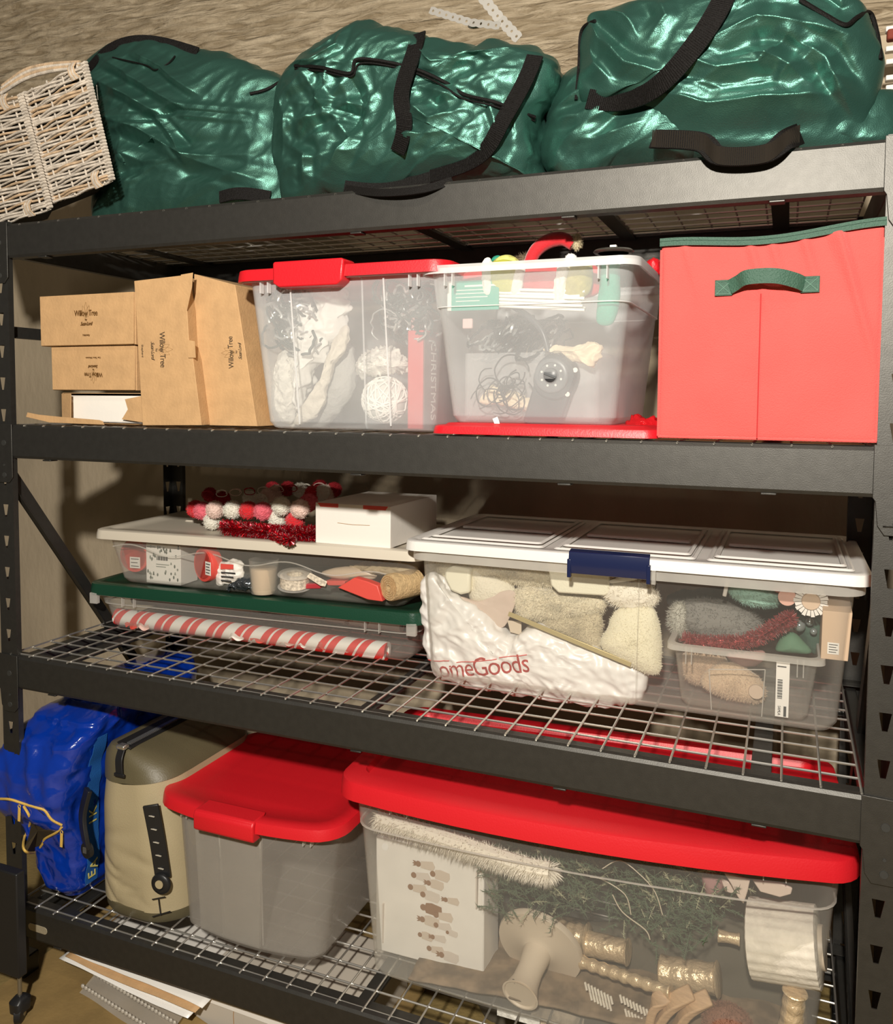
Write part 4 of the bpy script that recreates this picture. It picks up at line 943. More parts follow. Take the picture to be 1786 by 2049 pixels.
pxprism('cream_cloth', A((1000, 190), (1416, 200), (1418, 420), (1390, 440), (1080, 420), (1030, 370)), .268, .012, mat('cream_panel', (.76, .72, .56), .8, bump=.5, bscale=300), 'flat rectangular cream fabric panel below the navy latch', 'fabric', bevel=.004)
soft('knit_hat', A((1480, 520), (1670, 505), (1745, 600), (1765, 900), (1700, 960), (1560, 900), (1370, 775), (1400, 640)), .275, .03, mat('cream_felt', (.74, .68, .50), .9, bump=.6, bscale=300, sheen=.3), 'large cream felt hat with fur trim near the middle of the large tote', 'hat', namp=.003, fur=(2500, .004, .0006))
p = at(790+1560/3.307, 1060+430/3.307, .285)
g = G(); rx = .058; g.ball((0, 0, 0), (rx, .03, .030), 18, 12, lambda d: 1+.12*mnoise.noise(d*3)); fuzz(g, (0, 0, 0), (rx*.95, .028, .029), 1500, .011, .0006, rnd)
tag(obj('fur_trim', g, mat('fur_cream_light', (.78, .72, .60), .95), None, loc=p), 'fluffy cream fur trim above the cream felt hat', 'trim')
soft('ribbon', A((1430, 330), (1600, 285), (1618, 320), (1500, 350), (1430, 355)), .27, .004, pap, 'short white ribbon end above the fur trim', 'ribbon', namp=.002)
g = G(); a_, b_ = at(1017, 1228, .262), at(1262, 1330, .258); g.ribbon([a_-a_, b_-a_], .010, .004, (0, 0, 1)); tag(obj('gold_rod', g, mat('gold_rod', (.55, .45, .22), .4, metal=.4), None, bevel=.0008, loc=a_), 'thin pale gold rod slanting down across the large tote', 'rod')
soft('paper_tag', A((420, 440), (560, 470), (640, 430), (770, 400), (800, 470), (720, 640), (620, 610), (520, 520)), .30, .006, mat('dusty_pink', (.58, .46, .38), .8), 'dusty pink paper tag above the plastic bag', 'tag', namp=.003)
pxprism('card', A((740, 600), (835, 610), (835, 700), (760, 680)), .29, .004, mat('tan_card', (.60, .50, .38), .7), 'small tan card between the pink tag and the gold rod', 'card')
# contents, right
Bp = lambda *p: [(1300+x/3.8826, 1100+y/3.8826) for x, y in p]
IB = tote('small_bin', 'small clear open bin with a white barcode label inside the large tote', (1.669, .345, S3+.006), 0, .235, .185, .270, .205, .130, clr, clrr, r=.02, rim=.010, rimh=.010, tabs=True)
g = G()
for seg_ in (((-.058, .002), (-.064, .085)), ((-.064, .085), (.04, .098)), ((.04, .098), (.036, .002))):
    g.tube([(seg_[0][0], -.0935-seg_[0][1]*.07, seg_[0][1]), (seg_[1][0], -.0935-seg_[1][1]*.07, seg_[1][1])], .0012, 5)
obj('panel_ridge', g, clrr, IB)
g = G(); g.hexa([(.060, -.0965, .008), (.084, -.0965, .008), (.060, -.0955, .008), (.084, -.0955, .008), (.060, -.1045, .118), (.084, -.1045, .118), (.060, -.1035, .118), (.084, -.1035, .118)]); lb_ = obj('barcode_label', g, stk, IB)
for k in range(14):
    z = .045+.0028*k; y = -.0966-z*.0727; g = G(); g.box(.063, .072, y-.0006, y+.0003, z, z+.0008*(1+k % 2)); obj('barcode_bar', g, bk, lb_)
g = G(); g.box(.075, .080, -.0985, -.0968, .010, .030); obj('print_block', g, bk, lb_)
text('print', 'SAMLA', .0075, bk, lb_, (.067, -.0985, .021), (PI/2, PI/2, 0), sx=.8)
g = G(); g.box(.062, .078, -.1048, -.1040, .108, .110); obj('print_line', g, bk, lb_)
furs = mat('slipper_fur', (.62, .44, .30), .95, bump=1, bscale=240, sheen=.4)
soft('fuzzy_mitten', Bp((240, 850), (330, 790), (560, 810), (600, 900), (480, 1010), (380, 1050), (260, 990)), .345, .03, furs, 'fuzzy tan ornament at the back left in the small clear bin', 'ornament', namp=.004, fur=(3000, .005, .0006))
soft('fuzzy_mitten', Bp((390, 1020), (500, 900), (640, 880), (800, 960), (890, 1060), (870, 1170), (700, 1170), (500, 1110)), .315, .03, mat('slipper_light', (.68, .50, .34), .95, bump=1, bscale=240, sheen=.4), 'fuzzy light tan ornament lying in front in the small clear bin', 'ornament', namp=.004, fur=(3000, .005, .0006))
p = at(1300+825/3.8826, 1100+1100/3.8826, .287); g = G(); g.lathe([(.014, 0), (.015, .002), (.014, .005)], 20, (0, 0, 0), (0, -1, 0)); tag(obj('felt_disc', g, mat('tan_felt', (.66, .50, .38), .9), None, smooth=True, loc=p), 'round tan felt end of the light fuzzy ornament', 'felt')
soft('pink_plush', Bp((600, 790), (880, 790), (850, 880), (700, 910), (620, 860)), .33, .02, mat('dusty_rose', (.45, .25, .22), .9), 'dusty rose plush at the top of the small bin', 'plush')
p = at(1300+520/3.8826, 1100+560/3.8826, .36); g = G(); gf = mat('grey_fur', (.20, .19, .17), .95)
g.ball((0, 0, 0), (.095, .045, .045), 20, 14, lambda d: 1+.1*mnoise.noise(d*3)); fuzz(g, (0, 0, 0), (.093, .043, .043), 2600, .012, .0006, rnd); tag(obj('fur_stole', g, gf, None, loc=p, rot=(0, .1, 0)), 'long dark grey fur ornament above the small bin', 'fur')
p = at(1300+225/3.8826, 1100+540/3.8826, .34); g = G(); g.ball((0, 0, 0), (.022, .02, .035), 14, 10); fuzz(g, (0, 0, 0), (.021, .02, .034), 900, .010, .0006, rnd); tag(obj('fur_tuft', g, mat('fur_pale_grey', (.42, .40, .34), .95), None, loc=p), 'pale grey fur tuft at the left of the grey fur ornament', 'fur')
tp = [at(1300+x/3.8826, 1100+y/3.8826, .30) for x, y in ((280, 700), (520, 730), (780, 700), (960, 610), (1090, 530))]
tinsel('tinsel_cone', 'dusty red sparkling tinsel tree lying across the small bin', tp, .019, 3800, mat('tinsel_rose', (.42, .09, .09), .3, metal=.5), tinw, cat='ornament')
p = at(1300+800/3.8826, 1100+345/3.8826, .31); t = thing('tassel', 'pale teal tassel near the top right of the large tote', 'tassel', p, rot=(0, .18, 0)); g = G(); teal = mat('pale_teal', (.28, .46, .38), .9)
g.ball((0, 0, 0), (.050, .02, .022), 18, 12, lambda d: 1+.15*mnoise.noise(d*4)); fuzz(g, (0, 0, 0), (.048, .018, .02), 1300, .010, .0006, rnd, Vector((.8, 0, -.2))); obj('fringe', g, teal, t)
g = G(); g.box(-.056, -.048, -.018, .012, -.016, .016); obj('collar', g, stk, t, bevel=.002)
def rosette():
    p = at(1300+1250/3.8826, 1100+400/3.8826, .27); t = thing('rosette', 'cream pleated paper rosette at the upper right of the large tote', 'rosette', p)
    g = G(); g.lathe([(.016, -.004), (.017, 0), (.015, .003)], 24, (0, 0, 0), (0, 1, 0)); obj('centre', g, mat('rose_centre', (.62, .46, .33), .8), t, smooth=True)
    for i in range(22):
        a = 2*PI*i/22; g = G(); u = Vector((math.cos(a), 0, math.sin(a))); v = Vector((-math.sin(a), 0, math.cos(a)))
        r0, r1 = .016, .029+.002*(i % 2); g.hexa([u*r0-v*.002+Vector((0, .001, 0)), u*r0+v*.002+Vector((0, .001, 0)), u*r0-v*.001+Vector((0, .004, 0)), u*r0+v*.001+Vector((0, .004, 0)), u*r1-v*.0036, u*r1+v*.0036, u*r1-v*.003+Vector((0, .004, 0)), u*r1+v*.003+Vector((0, .004, 0))]); obj('pleat', g, stk, t)
rosette()
p = at(1300+1065/3.8826, 1100+370/3.8826, .275); g = G(); g.lathe([(.0165, 0), (.017, .002), (.015, .012)], 24, (0, 0, 0), (0, 1, 0)); tag(obj('wooden_disc', g, mat('blush_disc', (.66, .38, .30), .7), None, smooth=True, loc=p), 'round blush pink disc left of the rosette', 'ornament')
soft('coral_tuft', Bp((960, 280), (1200, 275), (1190, 350), (1000, 340)), .30, .015, mat('coral', (.50, .14, .10), .9, bump=1, bscale=200), 'coral fringe above the blush disc', 'trim', namp=.003)
p = at(1300+1325/3.8826, 1100+845/3.8826, .25)
t = thing('brown_box', 'tall light brown box with small white label inside the large tote', 'box', p)
g = G(); g.hexa([(0, 0, 0), (.047, 0, 0), (0, .10, 0), (.047, .10, 0), (.001, 0, .092), (.052, 0, .092), (.003, .10, .115), (.050, .10, .115)]); obj('carton', g, mat('light_kraft', (.56, .40, .27), .8), t, bevel=.001)
sticker(t, .021, .022, .020, .022, -.0005, 4)
dg_ = mat('dark_green_felt', (.04, .085, .06), .8)
soft('felt_tree', Bp((980, 740), (1040, 660), (1120, 650), (1210, 730), (1240, 800), (1000, 790)), .33, .02, mat('leaf_green', (.10, .20, .12), .8), 'green felt leaf shape behind the small bin rim', 'felt')
soft('dark_ornament', Bp((1130, 500), (1330, 500), (1335, 800), (1240, 800), (1150, 650)), .37, .02, dg_, 'dark green ornament bag behind the brown box', 'ornament', namp=.006)
for x, y, r_ in ((1160, 590, .012), (1270, 635, .007), (1240, 560, .008)):
    p = at(1300+x/3.8826, 1100+y/3.8826, .335); g = G(); g.ball((0, 0, 0), r_, 16, 10); tag(obj('bauble', g, mat('grey_bauble', (.3, .34, .33), .15, metal=.5), None, smooth=True, loc=p), {1160: 'largest shiny grey bauble at the left of the dark green ornament', 1270: 'small shiny grey bauble lowest on the dark green ornament', 1240: 'small shiny grey bauble highest on the dark green ornament'}[x], 'bauble', 'grey baubles in the large tote')
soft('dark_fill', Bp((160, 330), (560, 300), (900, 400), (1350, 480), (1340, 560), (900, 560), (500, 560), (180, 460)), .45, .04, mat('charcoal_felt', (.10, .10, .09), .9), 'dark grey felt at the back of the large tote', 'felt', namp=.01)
# ================================================================ lowest shelf
rnd = random.Random(21)
T4 = tote('clear_tote', 'empty clear tote with red lid beside the tan cooler bag', (.628, .255, S4), .0, .365, .345, .435, .345, .312, milky if False else clear('frosted_plastic', (.62, .58, .52), .20, .40), clrr, r=.045, rim=.013, rimh=.016, notch=[(-.33, -.325, .003), (.22, .225, .003)], bow=.022)
lid(T4, .490, .40, .026, .302, redp, r=.055, inset=.03, bow=.034, rec=.004, fil=.008)
g = G(); rg = lambda z, y, e=.03: [Vector((-.098, y, z)), Vector((.060, y, z)), Vector((.060, y+e, z)), Vector((-.098, y+e, z))]
g.loft([rg(.282, -.236), rg(.288, -.243), rg(.320, -.243), rg(.3295, -.236, .05)]); obj('latch', g, redp, T4, bevel=.004)
for x in (-.060, .04):
    g = G(); g.tube([(x*1.0, -.1775, .012), (x*1.12, -.193, .27)], .002, 6); obj('corner_ridge', g, clrr, T4)
tangle('string_scrap', 'small pinkish tangle of string at the bottom left of the empty tote', 'string', (.515, .16, S4+.025), (.04, .05, .014), 14, .0009, mat('pink_string', (.55, .36, .26), .8), rnd)
# big tote with bowed red lid
c = place(.862, .036, 1.015, .46, .066)
TA = tote('clear_tote', 'largest clear tote with bowed red lid at the right of the lowest shelf', (c[0]+.006, c[1]+.01, S4), .066, .885, .36, .960, .395, .420, clr, clrr, r=.045, step=(.335, .003), rim=.010, rimh=.018, bow=.030, tabs=True)
lid(TA, 1.018, .45, .040, .408, redp, r=.05, inset=.045, bow=.046, rec=.012, fil=.012)
# contents of the big tote
A = lambda *p: [(680+x/3.19, 1580+y/3.19) for x, y in p]
p = at(740, 1965, .175)
t = thing('nativity_box', 'white box with a sideways printed picture of nativity figures in the largest tote', 'box', (.910, .160, S4+.012), .01, rot=(.0, 0, .02))
g = G(); g.hexa([(0, 0, 0), (.256, .0, 0), (.01, .085, 0), (.262, .085, 0), (-.006, .012, .255), (.250, .012, .255), (.004, .095, .255), (.256, .095, .255)])
obj('carton', g, mat('white_print_card', (.80, .76, .69), .5, var=.03, vscale=20), t, bevel=.003)
fb = mat('figure_brown', (.26, .13, .06), .7); fc = mat('figure_cream', (.62, .52, .42), .7); fh = mat('figure_shade', (.66, .58, .50), .7)
def fig(x, z, s, bodyc, k):
    y = -.0012+.012*z/.255
    g = G(); pts = [(0, -.010), (-.028, -.013), (-.034, -.004), (-.033, .008), (-.012, .012), (0, .010), (.004, .0)] if k % 2 else [(0, -.008), (-.030, -.010), (-.034, .0), (-.028, .011), (0, .007)]
    g.prism([(x-a*s, z+b*s) for a, b in pts], y-.0006, y, lambda a, b, c_: (a, c_, b)); f = obj('printed_figure', g, bodyc, t)
    g = G(); g.lathe([(.0065*s, 0), (.0065*s, .001)], 10, (x-.006*s, y+.0000, z), (0, -1, 0)); obj('printed_head', g, fb, f)
    if k % 3 == 0:
        g = G(); g.prism([(x-.012*s, z-.005*s), (x-.019*s, z-.006*s), (x-.015*s, z-.002*s), (x-.020*s, z), (x-.015*s, z+.002*s), (x-.019*s, z+.006*s), (x-.012*s, z+.005*s)], y-.001, y-.0002, lambda a, b, c_: (a, c_, b)); obj('printed_crown', g, fb, f)
for i, (x, z, s, cc) in enumerate(((.105, .215, 1., fc), (.140, .200, 1., fc), (.095, .188, 1., fh), (.130, .178, .9, fc), (.088, .160, 1., fc), (.118, .150, 1., fh), (.170, .150, .8, fc), (.120, .122, 1.1, fb), (.150, .112, 1., fc), (.118, .095, 1., fc), (.150, .090, .9, fh), (.112, .060, .8, fc), (.142, .062, .8, fh), (.175, .080, .6, fh), (.135, .035, .9, fc), (.165, .028, 1., fh))): fig(x, z, s, cc, i)
for x, z0, z1 in ((.016, .02, .11), (.236, .15, .23)):
    g = G(); g.box(x, x+.003, -.001, .012, z0, z1); obj('print_line', g, mat('figure_shade', (.5, .4, .3)), t)
g = G(); g.lathe([(.008, 0), (.008, .001)], 16, (.018, .0105, .236), (0, -1, 0)); obj('round_seal', g, mat('seal_white', (.86, .84, .8), .4), t)
# white fur garland along the top
fw = mat('garland_white', (.74, .68, .57), .9)
tp = [at(758, 1636, .13), at(850, 1665, .12), at(960, 1702, .11), at(1050, 1732, .10), at(1100, 1742, .10)]
g = G(); P = smooth_path([p-tp[0] for p in tp], 6); g.tube(P, .017, 8)
for _ in range(8000):
    i = rnd.randrange(len(P)-1); q = P[i].lerp(P[i+1], rnd.random()); d = Vector((rnd.gauss(0, .7), rnd.gauss(0, .7), rnd.gauss(-.3, .8))).normalized(); s = d.orthogonal().normalized()*.0007; l = rnd.uniform(.02, .034)
    g.add([q+s, q-s, q+d*l*.6+Vector((0, 0, -.002))-s*.8, q+d*l*.6+s*.8, q+d*l+Vector((0, 0, -.006))], [(0, 1, 2, 3), (3, 2, 4)])
tag(obj('fur_garland', g, fw, None, loc=tp[0], fixn=False), 'white shaggy garland along the top left of the largest tote', 'garland')
# pine greenery
pine = mat('pine_needles', (.075, .11, .06), .8); pine2 = mat('pine_dry', (.32, .32, .20), .8)
def greens(label, pts, Y, dy, nst, seed):
    r_ = random.Random(seed); g = G(); g2 = G(); q = px(pts, Y); xs = [a for a, b in q]; zs = [b for a, b in q]
    def inside(x, z):
        c_ = False; j = len(q)-1
        for i in range(len(q)):
            if (q[i][1] > z) != (q[j][1] > z) and x < (q[j][0]-q[i][0])*(z-q[i][1])/(q[j][1]-q[i][1])+q[i][0]: c_ = not c_
            j = i
        return c_
    o0 = Vector((min(xs), Y, min(zs))); n = 0
    while n < nst:
        x = r_.uniform(min(xs), max(xs)); z = r_.uniform(min(zs), max(zs))
        if not inside(x, z): continue
        n += 1; p0 = Vector((x, Y+r_.uniform(0, dy), z))-o0; d = Vector((r_.gauss(0, 1), r_.gauss(0, .5), r_.gauss(0, .8))).normalized(); L_ = r_.uniform(.025, .05)
        k = g2 if r_.random() < .18 else g
        k.tube([p0, p0+d*L_*.5+Vector((0, 0, .003)), p0+d*L_], .0007, 4)
        for j in range(22):
            q0 = p0+d*L_*(j+.5)/22; e = (Vector((r_.gauss(0, 1), r_.gauss(0, 1), r_.gauss(0, 1))).normalized()+d*.6).normalized(); s = e.orthogonal().normalized()*.0007
            k.add([q0+s, q0-s, q0+e*r_.uniform(.007, .012)], [(0, 1, 2)])
    o = tag(obj('pine_branch', g, pine, None, loc=o0, fixn=False), label, 'greenery'); obj('dry_tips', g2, pine2, o, fixn=False)['kind'] = 'stuff'
greens('dark green artificial pine greenery filling the top middle of the largest tote', [(950, 1690), (1100, 1700), (1240, 1690), (1440, 1750), (1470, 1800), (1440, 1860), (1400, 1930), (1300, 1900), (1180, 1850), (1060, 1830), (985, 1850), (960, 1800)], .13, .10, 620, 5)
for k, P in enumerate((((1205, 1738), (1240, 1722), (1280, 1750), (1310, 1785), (1325, 1830)), ((1225, 1790), (1245, 1825), (1290, 1860), (1300, 1880)), ((1180, 1755), (1205, 1760), (1250, 1790), (1262, 1830)))):
    Q = [at(x, y, .115) for x, y in P]; g = G(); g.tube(smooth_path([q-Q[0] for q in Q], 5), .0011, 5); tag(obj('wire_strand', g, mat('pale_wire', (.55, .48, .36), .5), None, smooth=True, loc=Q[0]), ['long pale wire arching over the pine greenery', 'lowest pale wire, running down right over the greenery', 'short pale wire at the left of the greenery'][k], 'wire', 'pale wires over the greenery')
# spindle stand: saucer with flared neck
def aim_thing(name, label, cat, A, B):
    A = Vector(A); B = Vector(B); t = thing(name, label, cat, A); t.rotation_euler = (B-A).to_track_quat('Z', 'X').to_euler(); return t, (B-A).length
bis = mat('bisque', (.60, .50, .38), .5)
t, L_ = aim_thing('pedestal_stand', 'cream ceramic pedestal stand lying tipped over in front of the gold ornaments', 'stand', at(1078, 1898, .205), at(1040, 1992, .10))
g = G(); g.lathe([(.0, -.004), (.088, -.016), (.093, -.014), (.094, -.006), (.092, .0), (.040, .005), (.030, .012), (.026, L_*.5), (.028, L_*.75), (.036, L_*.97), (.0385, L_), (.035, L_), (.033, L_-.004), (.0, L_-.005)], 56); obj('stand', g, bis, t, smooth=True, angle=.7)
g = G(); g.lathe([(.004, 0), (.004, .0006)], 12, (.018, .012, L_-.0048)); g.v = [(x*1.6, y, z) for x, y, z in g.v]; obj('hole', g, blackp, t)
g = G(); g.lathe([(.024, 0), (.024, .0006)], 24, (0, 0, L_-.0056)); obj('base_sticker', g, mat('faded_sticker', (.50, .46, .33), .5, var=.2, vscale=90), t)
# gold ribbed ornaments
gold = mat('champagne_gold', (.74, .57, .36), .36, metal=.5, bump=2.5, bscale=70)
def goldcyl(label, a, b, Ya, Yb, r, ribs, m=gold, name='gold_ornament', amp=.06, cap=.7):
    A_, B_ = at(*a, Ya), at(*b, Yb); t, L_ = aim_thing(name, label, 'ornament', A_, B_); pr = [(r*cap, 0)]
    n = ribs*6
    for i in range(n+1): z = L_*i/n; pr.append((r*(1-amp+amp*math.cos(2*PI*i/6))*(1-.08*(i/n)), z))
    pr += [(r*cap, L_)]; g = G(); g.lathe(pr, 28); obj('body', g, m, t, smooth=True, angle=1.2)
    for z in (0, L_):
        g = G(); g.lathe([(r*.98, z-.002), (r*1.04, z), (r*.98, z+.002)], 28); obj('band', g, m, t, smooth=True)
    return t
goldcyl('ribbed champagne gold ornament right behind the cream pedestal', (1075, 1862), (1175, 1880), .27, .26, .032, 6)
goldcyl('smooth wrapped gold ornament next to the ribbed one', (1165, 1885), (1255, 1905), .26, .25, .026, 2, amp=.02)
goldcyl('slim long gold candlestick lying diagonally in the largest tote', (1165, 1925), (1340, 1985), .21, .15, .0135, 8, amp=.10)
goldcyl('wide gold jar ornament at the middle of the largest tote', (1325, 1945), (1435, 1960), .23, .22, .032, 3, amp=.03)
goldcyl('upright gold jar at the bottom right of the largest tote', (1582, 2055), (1590, 1985), .16, .16, .022, 3, amp=.04)
goldcyl('small gold cap behind the wide gold jar', (1438, 1872), (1478, 1880), .25, .25, .012, 1)
for k, (x, y, n_) in enumerate(((1170, 1965, 9), (1240, 1990, 9), (1250, 2018, 9), (1180, 1985, 7))):
    t = thing('spring_rib_ornament', ['short row of silver ribs', 'bright row of silver ribs', 'lower row of silver ribs', 'second short row of silver ribs'][k]+' at the bottom centre of the largest tote', 'ornament', at(x, y, .15))
    for j in range(n_):
        g = G(); g.tube([(.0065*j, 0, -.0018*j), (.0065*j+.005, -.004, -.0018*j-.013)], .0024, 6); obj('rib', g, mat('silver_rib', (.85, .78, .66), .3, metal=.3), t, smooth=True)
wd = mat('light_wood', (.48, .31, .17), .6, bump=.4, bscale=60, aniso=(1, 1, 8), var=.12, vscale=30)
for k, (a, b) in enumerate((((1310, 2060), (1385, 1985)), ((1350, 2065), (1420, 1995)), ((1300, 2050), (1335, 1990)))):
    Q = [at(a[0], a[1], .14), at((a[0]+b[0])/2-6, (a[1]+b[1])/2-12, .14), at(b[0], b[1], .15)]
    g = G(); g.ribbon(smooth_path([q-Q[0] for q in Q], 5), .030, .016, (.2, .6, .7)); tag(obj('wooden_piece', g, wd, None, loc=Q[0], bevel=.003), ['middle', 'rightmost', 'leftmost'][k]+' of three curved tan wooden pieces at the bottom of the largest tote', 'wood', 'curved wooden pieces in the largest tote')
p = at(1455, 2050, .15); g = G(); g.ball((0, 0, 0), (.045, .035, .035), 18, 12, lambda d: 1+.1*mnoise.noise(d*4)); fuzz(g, (0, 0, 0), (.044, .034, .034), 1800, .008, .0009, rnd); tag(obj('bottle_brush', g, mat('rust_fibre', (.22, .10, .06), .8), None, loc=p), 'rust brown bristly ornament at the bottom edge of the largest tote', 'ornament')
g = G(); p = at(1060, 2040, .14); g.ribbon(smooth_path([(0, 0, 0), (.05, -.01, .012), (.11, .0, .004)]), .05, .002, (0, .8, .6)); tag(obj('patterned_ribbon', g, mat('lattice_ribbon', (.45, .36, .26), .7, var=.4, vscale=60), None, smooth=True, loc=p), 'beige patterned ribbon under the cream pedestal', 'ribbon')
g = G(); q = [at(x, y, .12) for x, y in ((995, 2022), (1080, 2046))]; g.ribbon([(0, 0, 0), q[1]-q[0]], .016, .006, (0, 0, 1)); tag(obj('lace_edging', g, lace, None, loc=q[0]), 'strip of cream lace edging at the bottom of the largest tote', 'lace')
t = thing('folded_cloth', 'flat brown patterned cloth lining the bottom of the largest tote', 'cloth', (1.40, .12, S4+.006), .066)
g = G(); g.grid(lambda u, v: ((u-.5)*.80+.02, v*.30, .012+.006*mnoise.noise((u*14, v*9, 2))+.012*math.sin(PI*u)), 60, 24); obj('cloth', g, mat('brown_pattern', (.20, .14, .085), .85, var=.35, vscale=30), t, smooth=True, solid=.004, fixn=False)
# white ribbed drum ornament, tipped
t, L_ = aim_thing('ribbed_drum', 'white corrugated drum ornament at the right end of the largest tote', 'ornament', at(1500, 1875, .21), at(1640, 1895, .20))
n = 96; r0 = .070
def cring(r, z): return [Vector((r*(1+.018*math.cos(k*PI*.5*.5*2))*math.cos(2*PI*k/n), r*(1+.018*math.cos(k*PI*.5))*math.sin(2*PI*k/n), z)) for k in range(n)]
g = G(); g.loft([cring(r0*.9, 0), cring(r0, .003), cring(r0, L_-.003), cring(r0*.9, L_)]); obj('drum', g, mat('drum_white', (.66, .60, .50), .7, bump=1, bscale=90, var=.10, vscale=40), t, smooth=True, angle=.9)
g = G(); g.lathe([(r0*.55, L_), (r0*.55, L_+.008), (.0, L_+.008)], 24); obj('cap', g, mat('drum_cap', (.5, .42, .32), .4), t, smooth=True)
# pink petals and star
pk = mat('petal_pink', (.62, .50, .42), .6)
for k, q in enumerate(([(1448, 1748), (1470, 1752), (1500, 1762), (1495, 1785), (1487, 1810), (1475, 1795), (1462, 1770)], [(1505, 1762), (1560, 1768), (1585, 1778), (1582, 1790), (1560, 1796), (1520, 1785)], [(1440, 1755), (1465, 1770), (1470, 1790), (1450, 1785)])):
    pxprism('star_petal', q, .14+.012*k, .006, pk, ['pointed pale pink star arm under the red lid', 'rounded pale pink petal right of the star arm', 'small pink petal left of the star arm'][k], 'ornament', bevel=.002)
soft('pink_bauble', [(1405, 1750), (1440, 1752), (1445, 1785), (1415, 1790)], .17, .02, mat('faded_pink', (.30, .16, .15), .8), 'faded pink bauble at the right of the greenery', 'bauble')
soft('dark_fill', [(970, 1820), (1150, 1850), (1480, 1850), (1600, 1990), (1560, 2080), (1000, 2060)], .33, .05, mat('dark_fill_cloth', (.10, .085, .06), .9), 'dark cloth lining the back of the largest tote', 'cloth', namp=.01)

